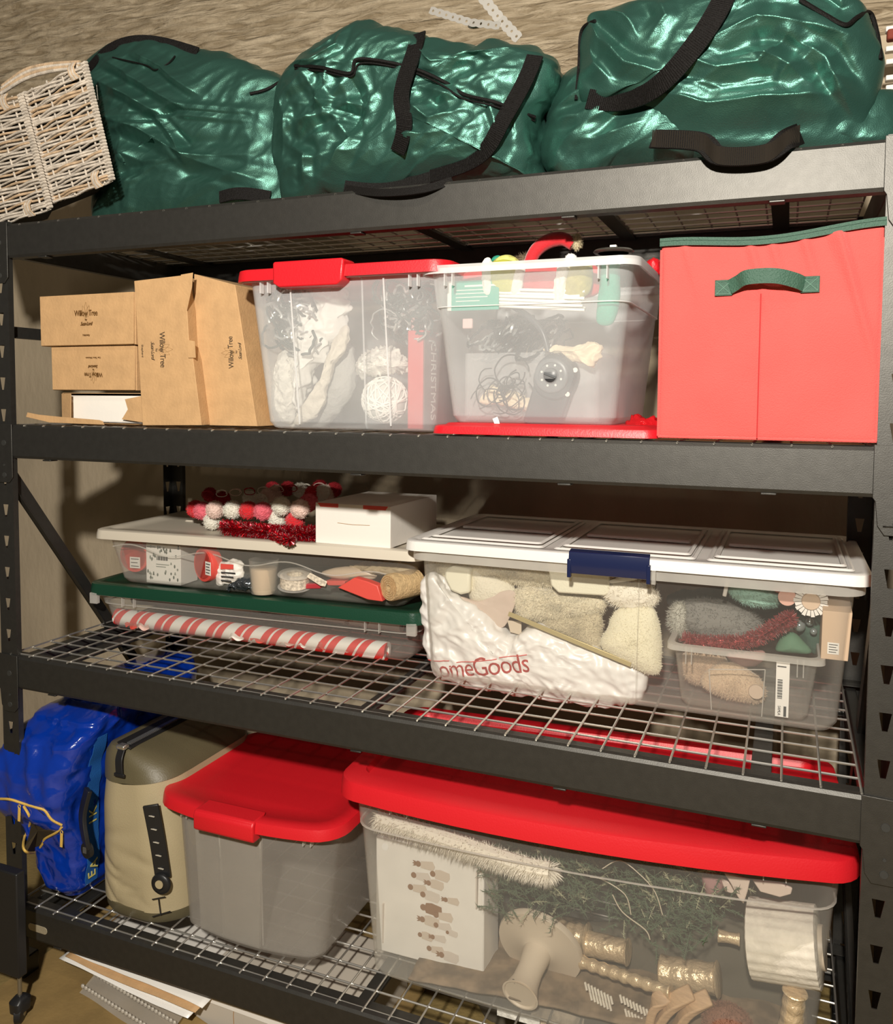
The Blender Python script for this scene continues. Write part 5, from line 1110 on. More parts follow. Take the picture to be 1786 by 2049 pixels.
# ---------------------------------------------------------------- blue zip bag
def blue_bag():
    t = thing('shopping_bag', 'large shiny blue zip bag with yellow lettering at the left of the lowest shelf', 'bag', (.075, .045, S4))
    m = mat('blue_tarp', (.002, .030, .30), .16, bump=.5, bscale=60, spec=.8, coat=.4)
    lv = [(0, -.015, .050, .02, .40), (.03, -.035, .058, .004, .41), (.10, -.065, .062, .0, .41), (.18, -.12, .062, -.02, .42), (.245, -.178, .064, -.052, .42), (.33, -.155, .078, -.05, .42), (.40, -.118, .095, -.03, .42), (.445, -.085, .105, .03, .42), (.48, -.05, .105, .09, .42), (.515, -.02, .10, .17, .42)]
    N = 170; M_ = 150
    def f(u, v):
        k = v*(len(lv)-1); i = min(int(k), len(lv)-2); fr = k-i; fr = fr*fr*(3-2*fr)
        z, x0, x1, y0, y1 = [lv[i][q]*(1-fr)+lv[i+1][q]*fr for q in range(5)]
        z = lv[i][0]+(lv[i+1][0]-lv[i][0])*(k-i)
        W = x1-x0; D = y1-y0; ring = BR(W, D, u); x = (x0+x1)/2+ring[0]; y = (y0+y1)/2+ring[1]
        nx, ny = ring[2], ring[3]; s = min(1, v*8, (1-v)*8)
        w1 = mnoise.noise((x*9+z*3, y*9, z*5+2)); w2 = mnoise.noise((x*22+z*8, y*20, z*11))
        w3 = mnoise.voronoi((x*13+z*5, y*11, z*9))[0]; h = s*(.016*(.45-abs(w1))+.008*(.45-abs(w2))+.013*(.4-(w3[1]-w3[0]))+.004*(.4-abs(mnoise.noise((x*50+z*15, y*50, z*26)))))
        fro = max(0, -ny)
        # vertical pleats on the end face and a puckered corner
        h += fro*s*.005*abs(math.sin(x*55+z*6+1.3*w1))
        return (x+nx*h, y+ny*h, z)
    def BR(W, D, u):
        p = rr(W, D, .035, 0, n=6); pts = [(q.x, q.y) for q in p]; pts.append(pts[0])
        return ringat(pts, u)
    cache = {}
    def ringat(pts, u):
        L_ = [0]
        for a, b in zip(pts, pts[1:]): L_.append(L_[-1]+math.hypot(b[0]-a[0], b[1]-a[1]))
        s = u*L_[-1]; i = 0
        while i < len(L_)-2 and L_[i+1] < s: i += 1
        fr = (s-L_[i])/max(1e-9, L_[i+1]-L_[i]); a, b = pts[i], pts[i+1]; dx, dy = b[0]-a[0], b[1]-a[1]; l = math.hypot(dx, dy) or 1
        return (a[0]+dx*fr, a[1]+dy*fr, dy/l, -dx/l)
    g = G(); g.grid(f, N, M_, closeu=True); g.f.append(tuple(range((M_-1)*N, M_*N))); g.f.append(tuple(range(N-1, -1, -1))); g.m += [0, 0]
    body = obj('body', g, m, t, smooth=True, angle=3, fixn=True)
    bv = BVHTree.FromPolygons([v.co[:] for v in body.data.vertices], [q.vertices[:] for q in body.data.polygons])
    def onf(x, y, d=.002):
        dv = (at(x, y, .0)-CP).normalized(); h = bv.ray_cast(CP-Vector(t.location), dv)
        return (h[0]-dv*d) if h[0] else at(x, y, -.03)-Vector(t.location)
    S = lambda x, y: (x/3.883, 1400+y/3.883)
    yz = mat('yellow_zip', (.72, .46, .10), .45, bump=.8, bscale=500)
    up = [S(0, 770), S(80, 775), S(190, 810), S(290, 840), (90, 1622), S(400, 930), S(480, 975)]
    lo = [S(480, 990), S(440, 1030), S(350, 1080), S(325, 1130), S(270, 1185), S(210, 1185), S(180, 1140), S(195, 1050), S(235, 960), S(225, 900), S(185, 830)]
    for q in (up, lo):
        g = G(); g.tube(smooth_path([onf(*a) for a in q], 5), .0030, 6, flat=1); obj('zip_edge', g, yz, t, smooth=True)
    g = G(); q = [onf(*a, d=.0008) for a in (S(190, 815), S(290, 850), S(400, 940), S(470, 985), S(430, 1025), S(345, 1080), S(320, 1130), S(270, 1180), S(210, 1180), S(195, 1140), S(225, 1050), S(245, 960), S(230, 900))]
    cc = sum(q, Vector())/len(q)+Vector((0, .0, 0)); g.add([cc]+q, [(0, i+1, (i+1) % len(q)+1) for i in range(len(q))]); obj('opening_patch', g, mat('bag_inside_shade', (.03, .018, .003), .9), t, fixn=False)  # flat dark patch on the bag, coloured as the shade inside the zip
    for x, y in ((150, 830), (478, 1030)):
        a = onf(*S(x, y), d=.006); g = G(); g.ribbon([a+Vector((0, 0, -.004)), a+Vector((0, -.002, -.036))], .008, .0016, (1, 0, 0)); pt = obj('zip_pull', g, yz, t, bevel=.0006)
        g = G(); g.tube([a+Vector((.004*math.cos(k*PI/6), 0, .004*math.sin(k*PI/6))) for k in range(13)], .001, 5); obj('ring', g, yz, pt)
    # lettering on the side facing the cooler, reading upward
    yl = mat('yellow_print', (.62, .54, .16), .5); band = mat('blue_strap', (.01, .10, .36), .6, bump=.8, bscale=400)
    def side(y, z):
        h = bv.ray_cast(Vector((.6, y, z)), Vector((-1, 0, 0))); return h[0].x if h[0] else .13
    P = [Vector((side(.05, z)+.0015, .05, z)) for z in [.03+.38*k/20 for k in range(21)]]
    g = G(); g.ribbon(P, .040, .0015, (0, 1, 0)); st = obj('strap', g, band, t, smooth=True, angle=.6)
    for zz, s_ in ((.190, 'I'), (.214, 'K'), (.052, 'E'), (.080, 'A')):
        tx = text('lettering', s_, .034, yl, st, (side(.05, zz)+.0045, .05, zz), (PI/2, -PI/2, PI/2), sx=1.1, ext=.0006)
    return t
blue_bag()
# ---------------------------------------------------------------- tan soft cooler
def cooler():
    tan = mat('tan_tpu', (.40, .33, .20), .5, bump=.25, bscale=300, spec=.5); ol = mat('olive_tpu', (.11, .092, .05), .45, bump=.25, bscale=300)
    t = thing('cooler_bag', 'tan soft cooler bag with black zipper next to the blue bag', 'cooler', (.310, .045, S4))
    # cross section in x,y (end facing the viewer rounded), lofted upward
    def ring(W, y0, y1, z, r, nn=10, cx=0): return [Vector((q.x, q.y, z)) for q in rr(W, y1-y0, r, 0, cx, (y0+y1)/2, n=nn)]
    g = G(); g.loft([ring(.255, .012, .39, .0, .10), ring(.262, .004, .395, .012, .105), ring(.262, .004, .395, .03, .105)]); obj('base', g, ol, t, smooth=True, angle=.7)
    lv = [(.028, .256, .006, .39), (.10, .254, .004, .39), (.18, .246, .004, .39), (.26, .236, .006, .39), (.325, .222, .010, .39)]
    def f(u, v):
        k = v*(len(lv)-1); i = min(int(k), len(lv)-2); fr = k-i; z, W, y0, y1 = [lv[i][q]*(1-fr)+lv[i+1][q]*fr for q in range(4)]
        R_ = ring(W, y0, y1, z, .09, 12, cx=-.012*v); n = len(R_); a = u*n; j = int(a) % n; q = R_[j].lerp(R_[(j+1) % n], a-int(a))
        d = Vector((q.x, (q.y-.12 if q.y < .12 else 0), 0)); d = d.normalized() if d.length else d
        fo = max(0, -d.y)
        h = 0
        for (ax, az, sl, w_, am) in ((-.06, .12, -.55, .010, .006), (-.02, .075, -.45, .009, .007), (-.07, .055, -.9, .008, .005), (.02, .15, -.25, .012, .004), (-.05, .2, .3, .014, .003)):
            dd = (z-az)-sl*(q.x-ax); h -= am*math.exp(-(dd/w_)**2)*math.exp(-((q.x-ax)/.055)**2)
        h += .004*mnoise.noise((q.x*9, q.y*9, z*9)); q = q+d*h*fo
        return (q.x, q.y, z+.018*(v**2)*max(0, (q.x+.02)/.12))
    g = G(); g.grid(f, 110, 60, closeu=True); obj('body', g, tan, t, smooth=True, angle=3)
    top = [ring(.220, .010, .39, .325, .08, cx=-.012), ring(.205, .014, .39, .355, .075, cx=-.020), ring(.15, .02, .39, .385, .06, cx=-.040), ring(.075, .03, .39, .405, .03, cx=-.055), ring(.04, .04, .39, .408, .018, cx=-.060)]
    for i, rgn in enumerate(top):
        for q in rgn: q.z += .018*max(0, (q.x+.02)/.12)*(1-i/5)
    g = G(); g.loft(top); obj('top', g, ol, t, smooth=True, angle=.8)
    zp = G(); zp.ribbon([(-.035, .03, .4095), (-.03, .39, .4110)], .042, .004, (1, 0, -.25)); z_ = obj('zipper_tape', zp, blackp, t, bevel=.001)
    g = G()
    for k in range(70): y = .04+.005*k; g.box(-.034, -.022, y, y+.0028, .4100, .4145)
    o = obj('zipper_teeth', g, mat('zip_teeth', (.20, .20, .20), .3, metal=.6), z_); o['kind'] = 'stuff'
    g = G(); g.box(-.044, -.020, .014, .034, .405, .416); obj('zipper_stop', g, mat('steel_bright', (.75, .73, .68), .2, metal=.9), z_, bevel=.003)
    g = G(); g.ribbon(smooth_path([(-.03, .018, .405), (-.027, .006, .385), (-.022, .002, .352)]), .020, .004, (1, 0, 0)); g.box(-.036, -.006, -.002, .003, .348, .356); obj('pull_tab', g, blackp, t, bevel=.001)
    # molle strip and anchor on the right, handle pad on the left
    g = G(); P = [Vector((.075, -.004, .30)), Vector((.085, .006, .21)), Vector((.093, .014, .12))]; g.ribbon(smooth_path(P), .036, .007, (1, .45, 0)); ms = obj('molle_strip', g, blackp, t, bevel=.002)
    for k in range(5):
        q = P[0].lerp(P[2], .14+.18*k); g = G(); g.box(q.x-.012, q.x+.010, q.y-.006, q.y-.0035, q.z-.0008, q.z+.0012); obj('stitch_bar', g, mat('pale_stitch', (.5, .46, .38), .6), ms, rot=None)
    g = G(); g.lathe([(.024, 0), (.025, .004), (.022, .008), (.012, .009), (.012, .006)], 24, (.094, .008, .110), (.15, -1, 0)); obj('anchor', g, blackp, t, smooth=True)
    g = G(); g.lathe([(.010, 0), (.010, .002)], 20, (.095, -.0012, .112), (.15, -1, 0)); obj('anchor_eye', g, tan, t)
    g = G(); g.ribbon(smooth_path([(-.118, .0, .30), (-.125, -.012, .24), (-.110, -.020, .19), (-.103, -.018, .165)]), [.03]*25, .010, (1, -.5, 0)); h_ = obj('handle_pad', g, blackp, t, bevel=.003)
    g = G(); g.lathe([(.019, 0), (.019, .010), (.014, .012)], 20, (-.106, -.012, .160), (-.2, -1, 0)); obj('handle_end', g, blackp, h_, smooth=True)
    g = G(); g.box(-.112, -.102, -.026, -.024, .156, .170); obj('metal_tip', g, mat('steel_bright', (.7, .7, .7)), h_)
    for a, b in (((.070, .068), (.098, .074)), ((.084, .070), (.088, .030)), ((.070, .026), (.108, .038))):
        def fy(x): return -.001+.5*max(0, x-.045)**1.5*3.0-.003
        g = G(); g.ribbon([(a[0], fy(a[0]), a[1]), (b[0], fy(b[0]), b[1])], .0026, .001, (0, 0, 1) if abs(a[0]-b[0]) > .01 else (1, 0, 0)); obj('printed_mark', g, blackp, t)
cooler()

# ================================================================ under the rack and on the floor
card = mat('floor_card', (.26, .17, .06), .8, bump=.5, bscale=80, var=.15, vscale=10)
t = thing('cardboard_sheet', 'flattened brown cardboard lying on the floor under the left end of the rack', 'cardboard', (.30, .10, .0))
g = G(); g.hexa([(-.32, -.30, .001), (.65, -.30, .001), (-.30, .45, .001), (.65, .45, .001), (-.32, -.30, .006), (.65, -.30, .006), (-.30, .45, .006), (.65, .45, .006)]); obj('panel', g, card, t, bevel=.001)
g = G(); g.hexa([(-.26, .02, .006), (.45, -.16, .006), (-.26, .025, .006), (.45, -.155, .006), (-.262, .06, .022), (.45, -.12, .022), (-.262, .063, .022), (.45, -.117, .022)]); obj('fold', g, card, t)
g = G(); g.hexa([(-.28, .02, .006), (-.20, .0, .006), (-.27, .3, .006), (-.19, .3, .006), (-.30, .05, .09), (-.298, .05, .09), (-.29, .3, .09), (-.288, .3, .09)]); obj('raised_flap', g, card, t)
t = thing('paper_stack', 'stack of white papers and card under the lowest beam', 'paper', (.10, .035, .012))
for k in range(5):
    g = G(); d = .008*k
    def f(u, v, k=k): return (.01*k+u*.42, -.012*(k % 2)+v*.35-.035*u, .046+.007*k+.004*math.sin(u*5+k)+.002*mnoise.noise((u*5, v*5, k)))
    g.grid(f, 24, 10); obj('sheet', g, [white, whitep, white, kraft, white][k], t, smooth=True, solid=.0012, fixn=False)
bw = clear('bubble_film', (.62, .58, .52), .45, .5)
t = thing('bubble_wrap', 'folded clear bubble wrap below the paper stack under the rack', 'bubble wrap', (.19, .012, .010))
g = G(); g.grid(lambda u, v: (u*.30, -.055*u+v*.10-.004, .004+v*.030+.002*math.sin(u*9)), 30, 6); obj('film', g, bw, t, smooth=True, fixn=False)
for r_ in range(3):
    for i in range(24):
        u = (i+.5*(r_ % 2))/24; v = (r_+.5)/3
        g = G(); g.ball((u*.30, -.055*u+v*.10-.010, .008+v*.030), (.0055, .004, .0055), 8, 6)
        if i == 0 and r_ == 0: bub = obj('bubble', g, mat('bubble_grey', (.42, .38, .32), .25, spec=.8), t, smooth=True, loc=(-u*0, 0, 0)); b0 = Vector((u*.30, -.055*u+v*.10, v*.030))
        else:
            o = bpy.data.objects.new('bubble', bub.data); COL.objects.link(o); o.parent = t; o.location = Vector((u*.30, -.055*u+v*.10, v*.030))-b0
t = thing('white_carton', 'white cardboard box on the floor under the lowest shelf', 'box', (.50, .045, .006), -.03)
g = G(); g.box(0, .40, 0, .30, 0, .098); obj('carton', g, mat('dull_card', (.50, .45, .38), .7), t, bevel=.002)
g = G(); g.tube([(.115, -.0005, .0), (.113, -.0008, .05), (.116, -.0005, .097)], .0008, 4); obj('seam', g, kraft2, t)
g = G(); g.box(.0, .40, -.003, .001, .062, .097); obj('lid_edge', g, white, t, bevel=.001)
# caster of a cart standing left of the rack
t = thing('caster_wheel', 'black caster wheel of a cart at the lower left corner', 'caster', tuple(at(40, 1995, -.10)[:2])+(.0,))
wz = .024
g = G(); g.lathe([(.018, -.009), (.024, -.007), (.024, .007), (.018, .009)], 28, (0, 0, wz), (1, .6, 0)); obj('wheel', g, blackp, t, smooth=True, angle=.6)
g = G(); g.lathe([(.007, -.0115), (.009, -.010), (.009, .010), (.007, .0115)], 16, (0, 0, wz), (1, .6, 0)); obj('hub', g, mat('hub_metal', (.4, .38, .33), .25, metal=.9), t, smooth=True)
g = G(); g.loft([rr(.034, .04, .012, wz+.006), rr(.036, .044, .014, wz+.030), rr(.02, .02, .008, wz+.040)]); obj('fork', g, blackp, t, smooth=True)
g = G(); g.lathe([(.005, wz+.04), (.005, .11)], 12); obj('stem', g, mat('hub_metal', (.4, .4, .4)), t)
t = thing('cart_leg', 'black cart corner post standing above the caster wheel at lower left', 'post', tuple(at(40, 1995, -.10)[:2])+(.0,))
g = G(); g.box(-.10, .012, -.012, .012, .112, .36); obj('panel', g, blackp, t, bevel=.003)
# things seen through the slots of the right post: a dark cabinet added beyond the rack to keep them dark, with two objects on it
t = thing('slot_backdrop', 'dark brown low cabinet added beyond the right post to darken its slots', 'backdrop', (2.15, .14, 0))
dbm = mat('dark_board', (.05, .028, .012), .6, bump=.4, bscale=60)
g = G(); g.box(-.215, .25, .006, .30, 0, 1.03); obj('backdrop_block', g, dbm, t, bevel=.003)
g = G(); g.box(-.205, .24, 0, .006, .03, 1.0); obj('backdrop_front', g, dbm, t, bevel=.002)
t = thing('yellow_bottle', 'yellow plastic bottle seen behind the slots of the right post', 'bottle', (1.972, .20, 1.0305))
g = G(); g.lathe([(.030, 0), (.034, .004), (.034, .060), (.022, .075), (.022, .082)], 24); obj('bottle', g, mat('yellow_plastic', (.60, .36, .05), .4), t, smooth=True)
g = G(); g.lathe([(.023, .083), (.023, .098), (.02, .1)], 20); obj('cap', g, blackp, t, smooth=True)
t = thing('red_box', 'small red box on a dark tin, seen behind the upper slot of the right post', 'box', (1.99, .27, 1.1105))
g = G(); g.box(-.05, .08, -.03, .03, 0, .085); obj('carton', g, redp, t, bevel=.003)
t = thing('dark_tin', 'dark tin under the small red box beyond the right post', 'tin', (1.99, .29, 1.0305))
g = G(); g.lathe([(.048, 0), (.05, .003), (.05, .075), (.048, .079)], 28); obj('tin', g, blackp, t, smooth=True)
# ================================================================ top shelf
def satin():
    m = mat('green_satin', (.055, .155, .122), .38, bump=.3, bscale=500, spec=.8, metal=.72); return m
sat = satin()
def web_mat():
    m = mat('black_webbing', (.022, .017, .014), .55); nt = m.node_tree; N = nt.nodes; L = nt.links
    uv = N.new('ShaderNodeUVMap'); wv = N.new('ShaderNodeTexWave'); wv.inputs['Scale'].default_value = .5; wv.bands_direction = 'X'
    L.new(uv.outputs[0], wv.inputs[0]); bp = N.new('ShaderNodeBump'); bp.inputs['Distance'].default_value = .0015; L.new(wv.outputs[1], bp.inputs['Height']); L.new(bp.outputs[0], N['Principled BSDF'].inputs['Normal']); return m
webm = mat('black_webbing', (.0045, .0035, .003), .6, bump=.8, bscale=600, spec=.2)
def wrinkle(creases, Y, amp=.012, sc=7., seed=0., slant=(.5, 1.), fine=.5, cell=1.):
    CR_ = []
    for pts, wd, am in creases:
        q = np.array(px(pts, Y)); CR_.append((q, wd, am))
    def f(V):
        n = len(V); h = np.zeros(n); X = V[:, 0]; Z = V[:, 2]
        for q, wd, am in CR_:
            am = am*1.25
            best = np.full(n, 1e9); tt = np.zeros(n); L_ = np.r_[0, np.cumsum(np.hypot(*np.diff(q, axis=0).T))]
            for k in range(len(q)-1):
                a, b = q[k], q[k+1]; d = b-a; l2 = d@d+1e-12; t = np.clip(((X-a[0])*d[0]+(Z-a[1])*d[1])/l2, 0, 1)
                e = np.hypot(X-a[0]-t*d[0], Z-a[1]-t*d[1]); m_ = e < best; best[m_] = e[m_]; tt[m_] = (L_[k]+t[m_]*(L_[k+1]-L_[k]))/L_[-1]
            tp = np.sin(PI*np.clip(tt*.92+.04, 0, 1))**.6
            h += am*tp*(np.exp(-best/wd)-.45*np.exp(-((best-2.2*wd)/(wd*.9))**2))
        front = V[:, 1] < Y+.02
        for i in range(n):
            x, y, z = V[i]
            u = x*slant[1]+z*slant[0]; v = z*slant[1]-x*slant[0]
            wx = .35*mnoise.noise((x*5+seed, y*5, z*5)); wz = .35*mnoise.noise((x*5, y*5+seed, z*5+7))
            p = Vector((u*sc*.55+wx+seed, y*sc*.7, v*sc*1.25+wz))
            vd = mnoise.voronoi(p)[0]; vd2 = mnoise.voronoi(p*2.3+Vector((3, 1, 7)))[0]
            c_ = -(vd[1]-vd[0])*cell+.35
            vd3 = mnoise.voronoi(p*5.1+Vector((9, 4, 2)))[0]; h[i] += amp*1.3*(1.5*c_+.75*fine*(.35-(vd2[1]-vd2[0]))+.28*fine*(.35-(vd3[1]-vd3[0]))+.4*fine*(.4-abs(mnoise.noise(p*3.1)))+1.3*mnoise.noise(p*.6))
        return h
    return f
def duffel(label, outline, Y, df, db, creases, amp=.012, sc=7., seed=0., slant=(.5, 1.), n=380, mm=130, pw=2.3, zmin=1.8605, fine=.5, ctr=None):
    q = [(a, max(b, zmin)) for a, b in px(outline, Y)]
    g = pillow(q, Y, df, db, n, mm, pw, disp=wrinkle(creases, Y, amp, sc, seed, slant, fine), ctr=ctr)
    g.v = [(v[0], v[1], max(v[2], zmin-.0005)) for v in g.v]
    cx = sum(a for a, b in q)/len(q)
    t = thing('duffel_bag', label, 'bag', (cx, Y, zmin)); center_g(g, (cx, Y, zmin))
    b = obj('body', g, sat, t, smooth=True, angle=3, fixn=False)
    bv = BVHTree.FromPolygons([v.co[:] for v in b.data.vertices], [p.vertices[:] for p in b.data.polygons])
    o0 = Vector((cx, Y, zmin))
    def on(x, y, d=.003):
        dirv = (at(x, y, Y)-CP).normalized(); h = bv.ray_cast(CP-o0, dirv)
        return (h[0]-dirv*d) if h[0] else at(x, y, Y-df*.3)-o0
    def strap(pts, width, name='strap', m=webm, lift=.010, thick=.003, side=None):
        P = smooth_path([on(x, y, lift) for x, y in pts], 6)
        # soften
        for _ in range(10): P = [P[0]]+[(P[i-1]+P[i]*2+P[i+1])/4 for i in range(1, len(P)-1)]+[P[-1]]
        g = G(); vd = Vector((0, -1, .1))
        def sd(i):
            tn = P[min(i+1, len(P)-1)]-P[max(i-1, 0)]; return tn.cross(vd)
        g.ribbon(P, width, thick, sd); o = obj(name, g, m, t, smooth=True, angle=.6)
        gr = G()      # woven ribs across the webbing
        L_ = 0; nx = 0
        for i in range(1, len(P)):
            seg = (P[i]-P[i-1]).length; k = 0
            while nx < L_+seg:
                q = P[i-1].lerp(P[i], (nx-L_)/seg); a = sd(i).normalized()*width*.48; f_ = vd.normalized()*thick*.72
                tn = (P[i]-P[i-1]).normalized()*.0009
                gr.add([q-a+f_-tn, q+a+f_-tn, q+a+f_+tn, q-a+f_+tn, q-a-tn*.5+f_*1.3, q+a-tn*.5+f_*1.3], [(0, 1, 5, 4), (3, 4, 5, 2)]); nx += .0036
            L_ += seg
        if width > .015: oo = obj('webbing_rib', gr, m, o, fixn=False); oo['kind'] = 'stuff'
        return o
    def line(pts, r, name='piping', m=webm, lift=.004):
        P = smooth_path([on(x, y, lift) for x, y in pts], 8)
        g = G(); g.tube(P, r, 6); return obj(name, g, m, t, smooth=True)
    return t, strap, line, on
def cr(*a): return a
# left bag
t, strap, line, on = duffel('long green satin duffel bag at the left beside the wicker basket',
    [(175, 135), (225, 92), (290, 78), (345, 88), (400, 105), (470, 112), (525, 135), (575, 160), (615, 215), (620, 330), (600, 450), (450, 470), (300, 480), (205, 480), (195, 380), (225, 350), (210, 270), (190, 190)], .22, .075, .22,
    [([(205, 110), (300, 170), (420, 240), (545, 245)], .012, .010), ([(215, 170), (300, 210), (370, 250)], .010, .012), ([(230, 250), (330, 280), (415, 330), (540, 325)], .014, .014),
     ([(215, 275), (330, 260), (400, 242), (540, 248)], .006, -.008), ([(360, 255), (390, 290), (415, 332)], .008, .012), ([(235, 300), (330, 340), (420, 335)], .016, .010), ([(300, 120), (360, 150), (440, 210)], .010, .010), ([(420, 335), (500, 360), (560, 375)], .012, .010), ([(240, 390), (300, 350), (380, 345)], .014, -.009)], amp=.0125, sc=7., seed=1., slant=(.55, .85))
strap([(176, 140), (215, 96), (270, 78), (330, 84), (395, 104)], .022, name='binding', lift=.006)
line([(225, 115), (290, 130), (310, 140), (335, 128), (350, 112)], .0018)
line([(500, 188), (535, 178), (568, 158)], .0035)
strap([(440, 395), (480, 385), (540, 395)], .028, name='handle')
# middle bag
t, strap, line, on = duffel('crumpled green satin duffel bag in the middle with two wide black straps',
    [(556, 230), (562, 175), (590, 130), (640, 92), (712, 50), (790, 50), (880, 68), (960, 92), (1010, 82), (1080, 92), (1128, 128), (1120, 190), (1100, 260), (1080, 350), (1060, 410), (860, 440), (700, 450), (585, 440), (560, 350), (552, 290)], .13, .09, .30,
    [([(715, 55), (712, 115), (660, 145), (590, 130)], .008, .012), ([(700, 150), (680, 240), (610, 290)], .012, .012), ([(640, 160), (690, 245), (780, 230)], .010, .010), ([(570, 200), (600, 250), (590, 330)], .012, .010),
     ([(600, 300), (650, 330), (640, 385)], .010, .012), ([(700, 250), (740, 300), (700, 360)], .012, .012), ([(850, 90), (900, 150), (1000, 120)], .014, .012), ([(900, 130), (970, 110), (1010, 125)], .010, .012),
     ([(850, 230), (900, 270), (970, 250)], .014, .014), ([(870, 200), (940, 225), (985, 240)], .010, .010), ([(1020, 230), (1035, 290), (1020, 340)], .008, .010), ([(620, 255), (700, 240), (770, 255)], .006, -.008), ([(830, 300), (900, 300), (960, 280)], .012, .010), ([(740, 180), (760, 230), (730, 300)], .010, -.010)], amp=.014, sc=8.5, seed=5., slant=(.3, .95), fine=.8)
line([(590, 132), (640, 135), (700, 147), (712, 120), (760, 122), (830, 138), (890, 165), (930, 190), (990, 205), (1070, 235)], .0038, 'zipper')
line([(590, 138), (640, 142), (702, 153), (718, 128), (762, 129), (832, 146), (886, 172), (926, 197), (988, 212), (1070, 242)], .002, 'zipper_edge')
strap([(836, 68), (828, 105), (812, 150), (800, 200), (812, 250), (795, 305)], .033)
strap([(1070, 112), (1056, 150), (1030, 200), (1000, 250), (975, 300), (930, 330), (860, 350)], .032)
strap([(690, 376), (760, 382), (830, 362), (900, 342)], .030, name='handle', lift=.012)
# lower right bag, partly under the top one
t, strap, line, on = duffel('green satin duffel bag squashed under the topmost bag at the right',
    [(1082, 340), (1085, 260), (1110, 200), (1140, 150), (1190, 130), (1300, 180), (1480, 230), (1640, 230), (1740, 195), (1810, 190), (1840, 250), (1840, 350), (1600, 380), (1300, 400), (1120, 400)], .17, .10, .22,
    [([(1110, 230), (1160, 210), (1200, 200)], .010, .012), ([(1100, 260), (1170, 260), (1210, 240)], .010, .014), ([(1150, 300), (1200, 270), (1240, 250)], .012, .012), ([(1160, 310), (1230, 300), (1300, 280)], .012, .010)], amp=.012, sc=8., seed=9., slant=(.6, .8), n=320, mm=90)
# top right bag
t, strap, line, on = duffel('largest green satin duffel bag at the top right with a slanting black strap',
    [(1152, 195), (1160, 130), (1163, 60), (1185, 28), (1250, 8), (1330, -12), (1450, -30), (1580, -48), (1700, -28), (1748, 10), (1768, 60), (1780, 110), (1770, 160), (1740, 235), (1700, 300), (1600, 330), (1450, 330), (1340, 300), (1250, 240), (1190, 232)], .12, .085, .30,
    [([(1165, 50), (1200, 100), (1260, 160), (1320, 180)], .010, .014), ([(1200, 20), (1260, 60), (1290, 110)], .014, .012), ([(1180, 90), (1190, 150), (1230, 180)], .010, .012), ([(1330, 20), (1345, 70), (1310, 120)], .012, .012),
     ([(1440, 120), (1520, 80), (1600, 90), (1715, 105)], .014, .016), ([(1360, 150), (1440, 180), (1520, 170), (1580, 110)], .012, .014), ([(1340, 190), (1450, 210), (1560, 190), (1640, 130)], .012, .010),
     ([(1330, 225), (1420, 245), (1560, 235), (1700, 210)], .016, .018), ([(1580, 115), (1650, 150), (1700, 230)], .010, .012), ([(1650, 170), (1690, 200), (1720, 235)], .010, .012), ([(1480, 60), (1520, 20), (1560, -10)], .016, .010), ([(1600, 0), (1680, 50), (1740, 20)], .014, -.012), ([(1500, 150), (1560, 160), (1620, 200)], .012, .010)], amp=.012, sc=6.5, seed=13., slant=(.25, .95), ctr=None)
strap([(1450, -8), (1425, 40), (1390, 90), (1350, 140), (1300, 185), (1240, 205), (1175, 198)], .036, lift=.017)
line([(1152, 200), (1158, 130), (1163, 62), (1190, 42)], .0035)
line([(1600, 0), (1650, 30), (1690, 50), (1715, 34), (1740, 26), (1754, 66), (1762, 118)], .0038)
# hanging webbing handle over the beam
P = smooth_path([at(1305, 278, .012), at(1400, 284, -.012), at(1440, 312, -.020), at(1530, 308, -.020), at(1572, 280, -.010), at(1600, 268, .02)], 8)
g = G(); o0 = P[0].copy(); P = [p-o0 for p in P]; g.ribbon(P, .034, .003, (0, .35, 1)); hb = obj('webbing_handle', g, webm, None, smooth=True, loc=o0, angle=.6)
gr = G()
for i in range(len(P)-1):
    for k in range(3):
        q = P[i].lerp(P[i+1], k/3); a = Vector((0, .35, 1)).normalized()*.0165; f_ = Vector((0, -.0022, 0)); tn = (P[i+1]-P[i]).normalized()*.001
        gr.add([q-a+f_-tn, q+a+f_-tn, q+a+f_+tn, q-a+f_+tn, q-a+f_*1.5, q+a+f_*1.5], [(0, 1, 5, 4), (3, 4, 5, 2)])
obj('webbing_rib', gr, mat('webbing_rib', (.022, .017, .012), .5), hb, fixn=False)['kind'] = 'stuff'
tag(hb, 'black ribbed webbing loop drooping over the front of the top beam', 'strap')
P = smooth_path([at(690, 378, .012), at(760, 386, -.010), at(840, 380, -.014), at(905, 362, .010)], 8); o0 = P[0].copy(); P = [p-o0 for p in P]
g = G(); g.ribbon(P, .016, .003, (0, .35, 1)); tag(obj('webbing_handle', g, webm, None, smooth=True, loc=o0, angle=.6), 'narrow black webbing loop over the top beam below the middle bag', 'strap')
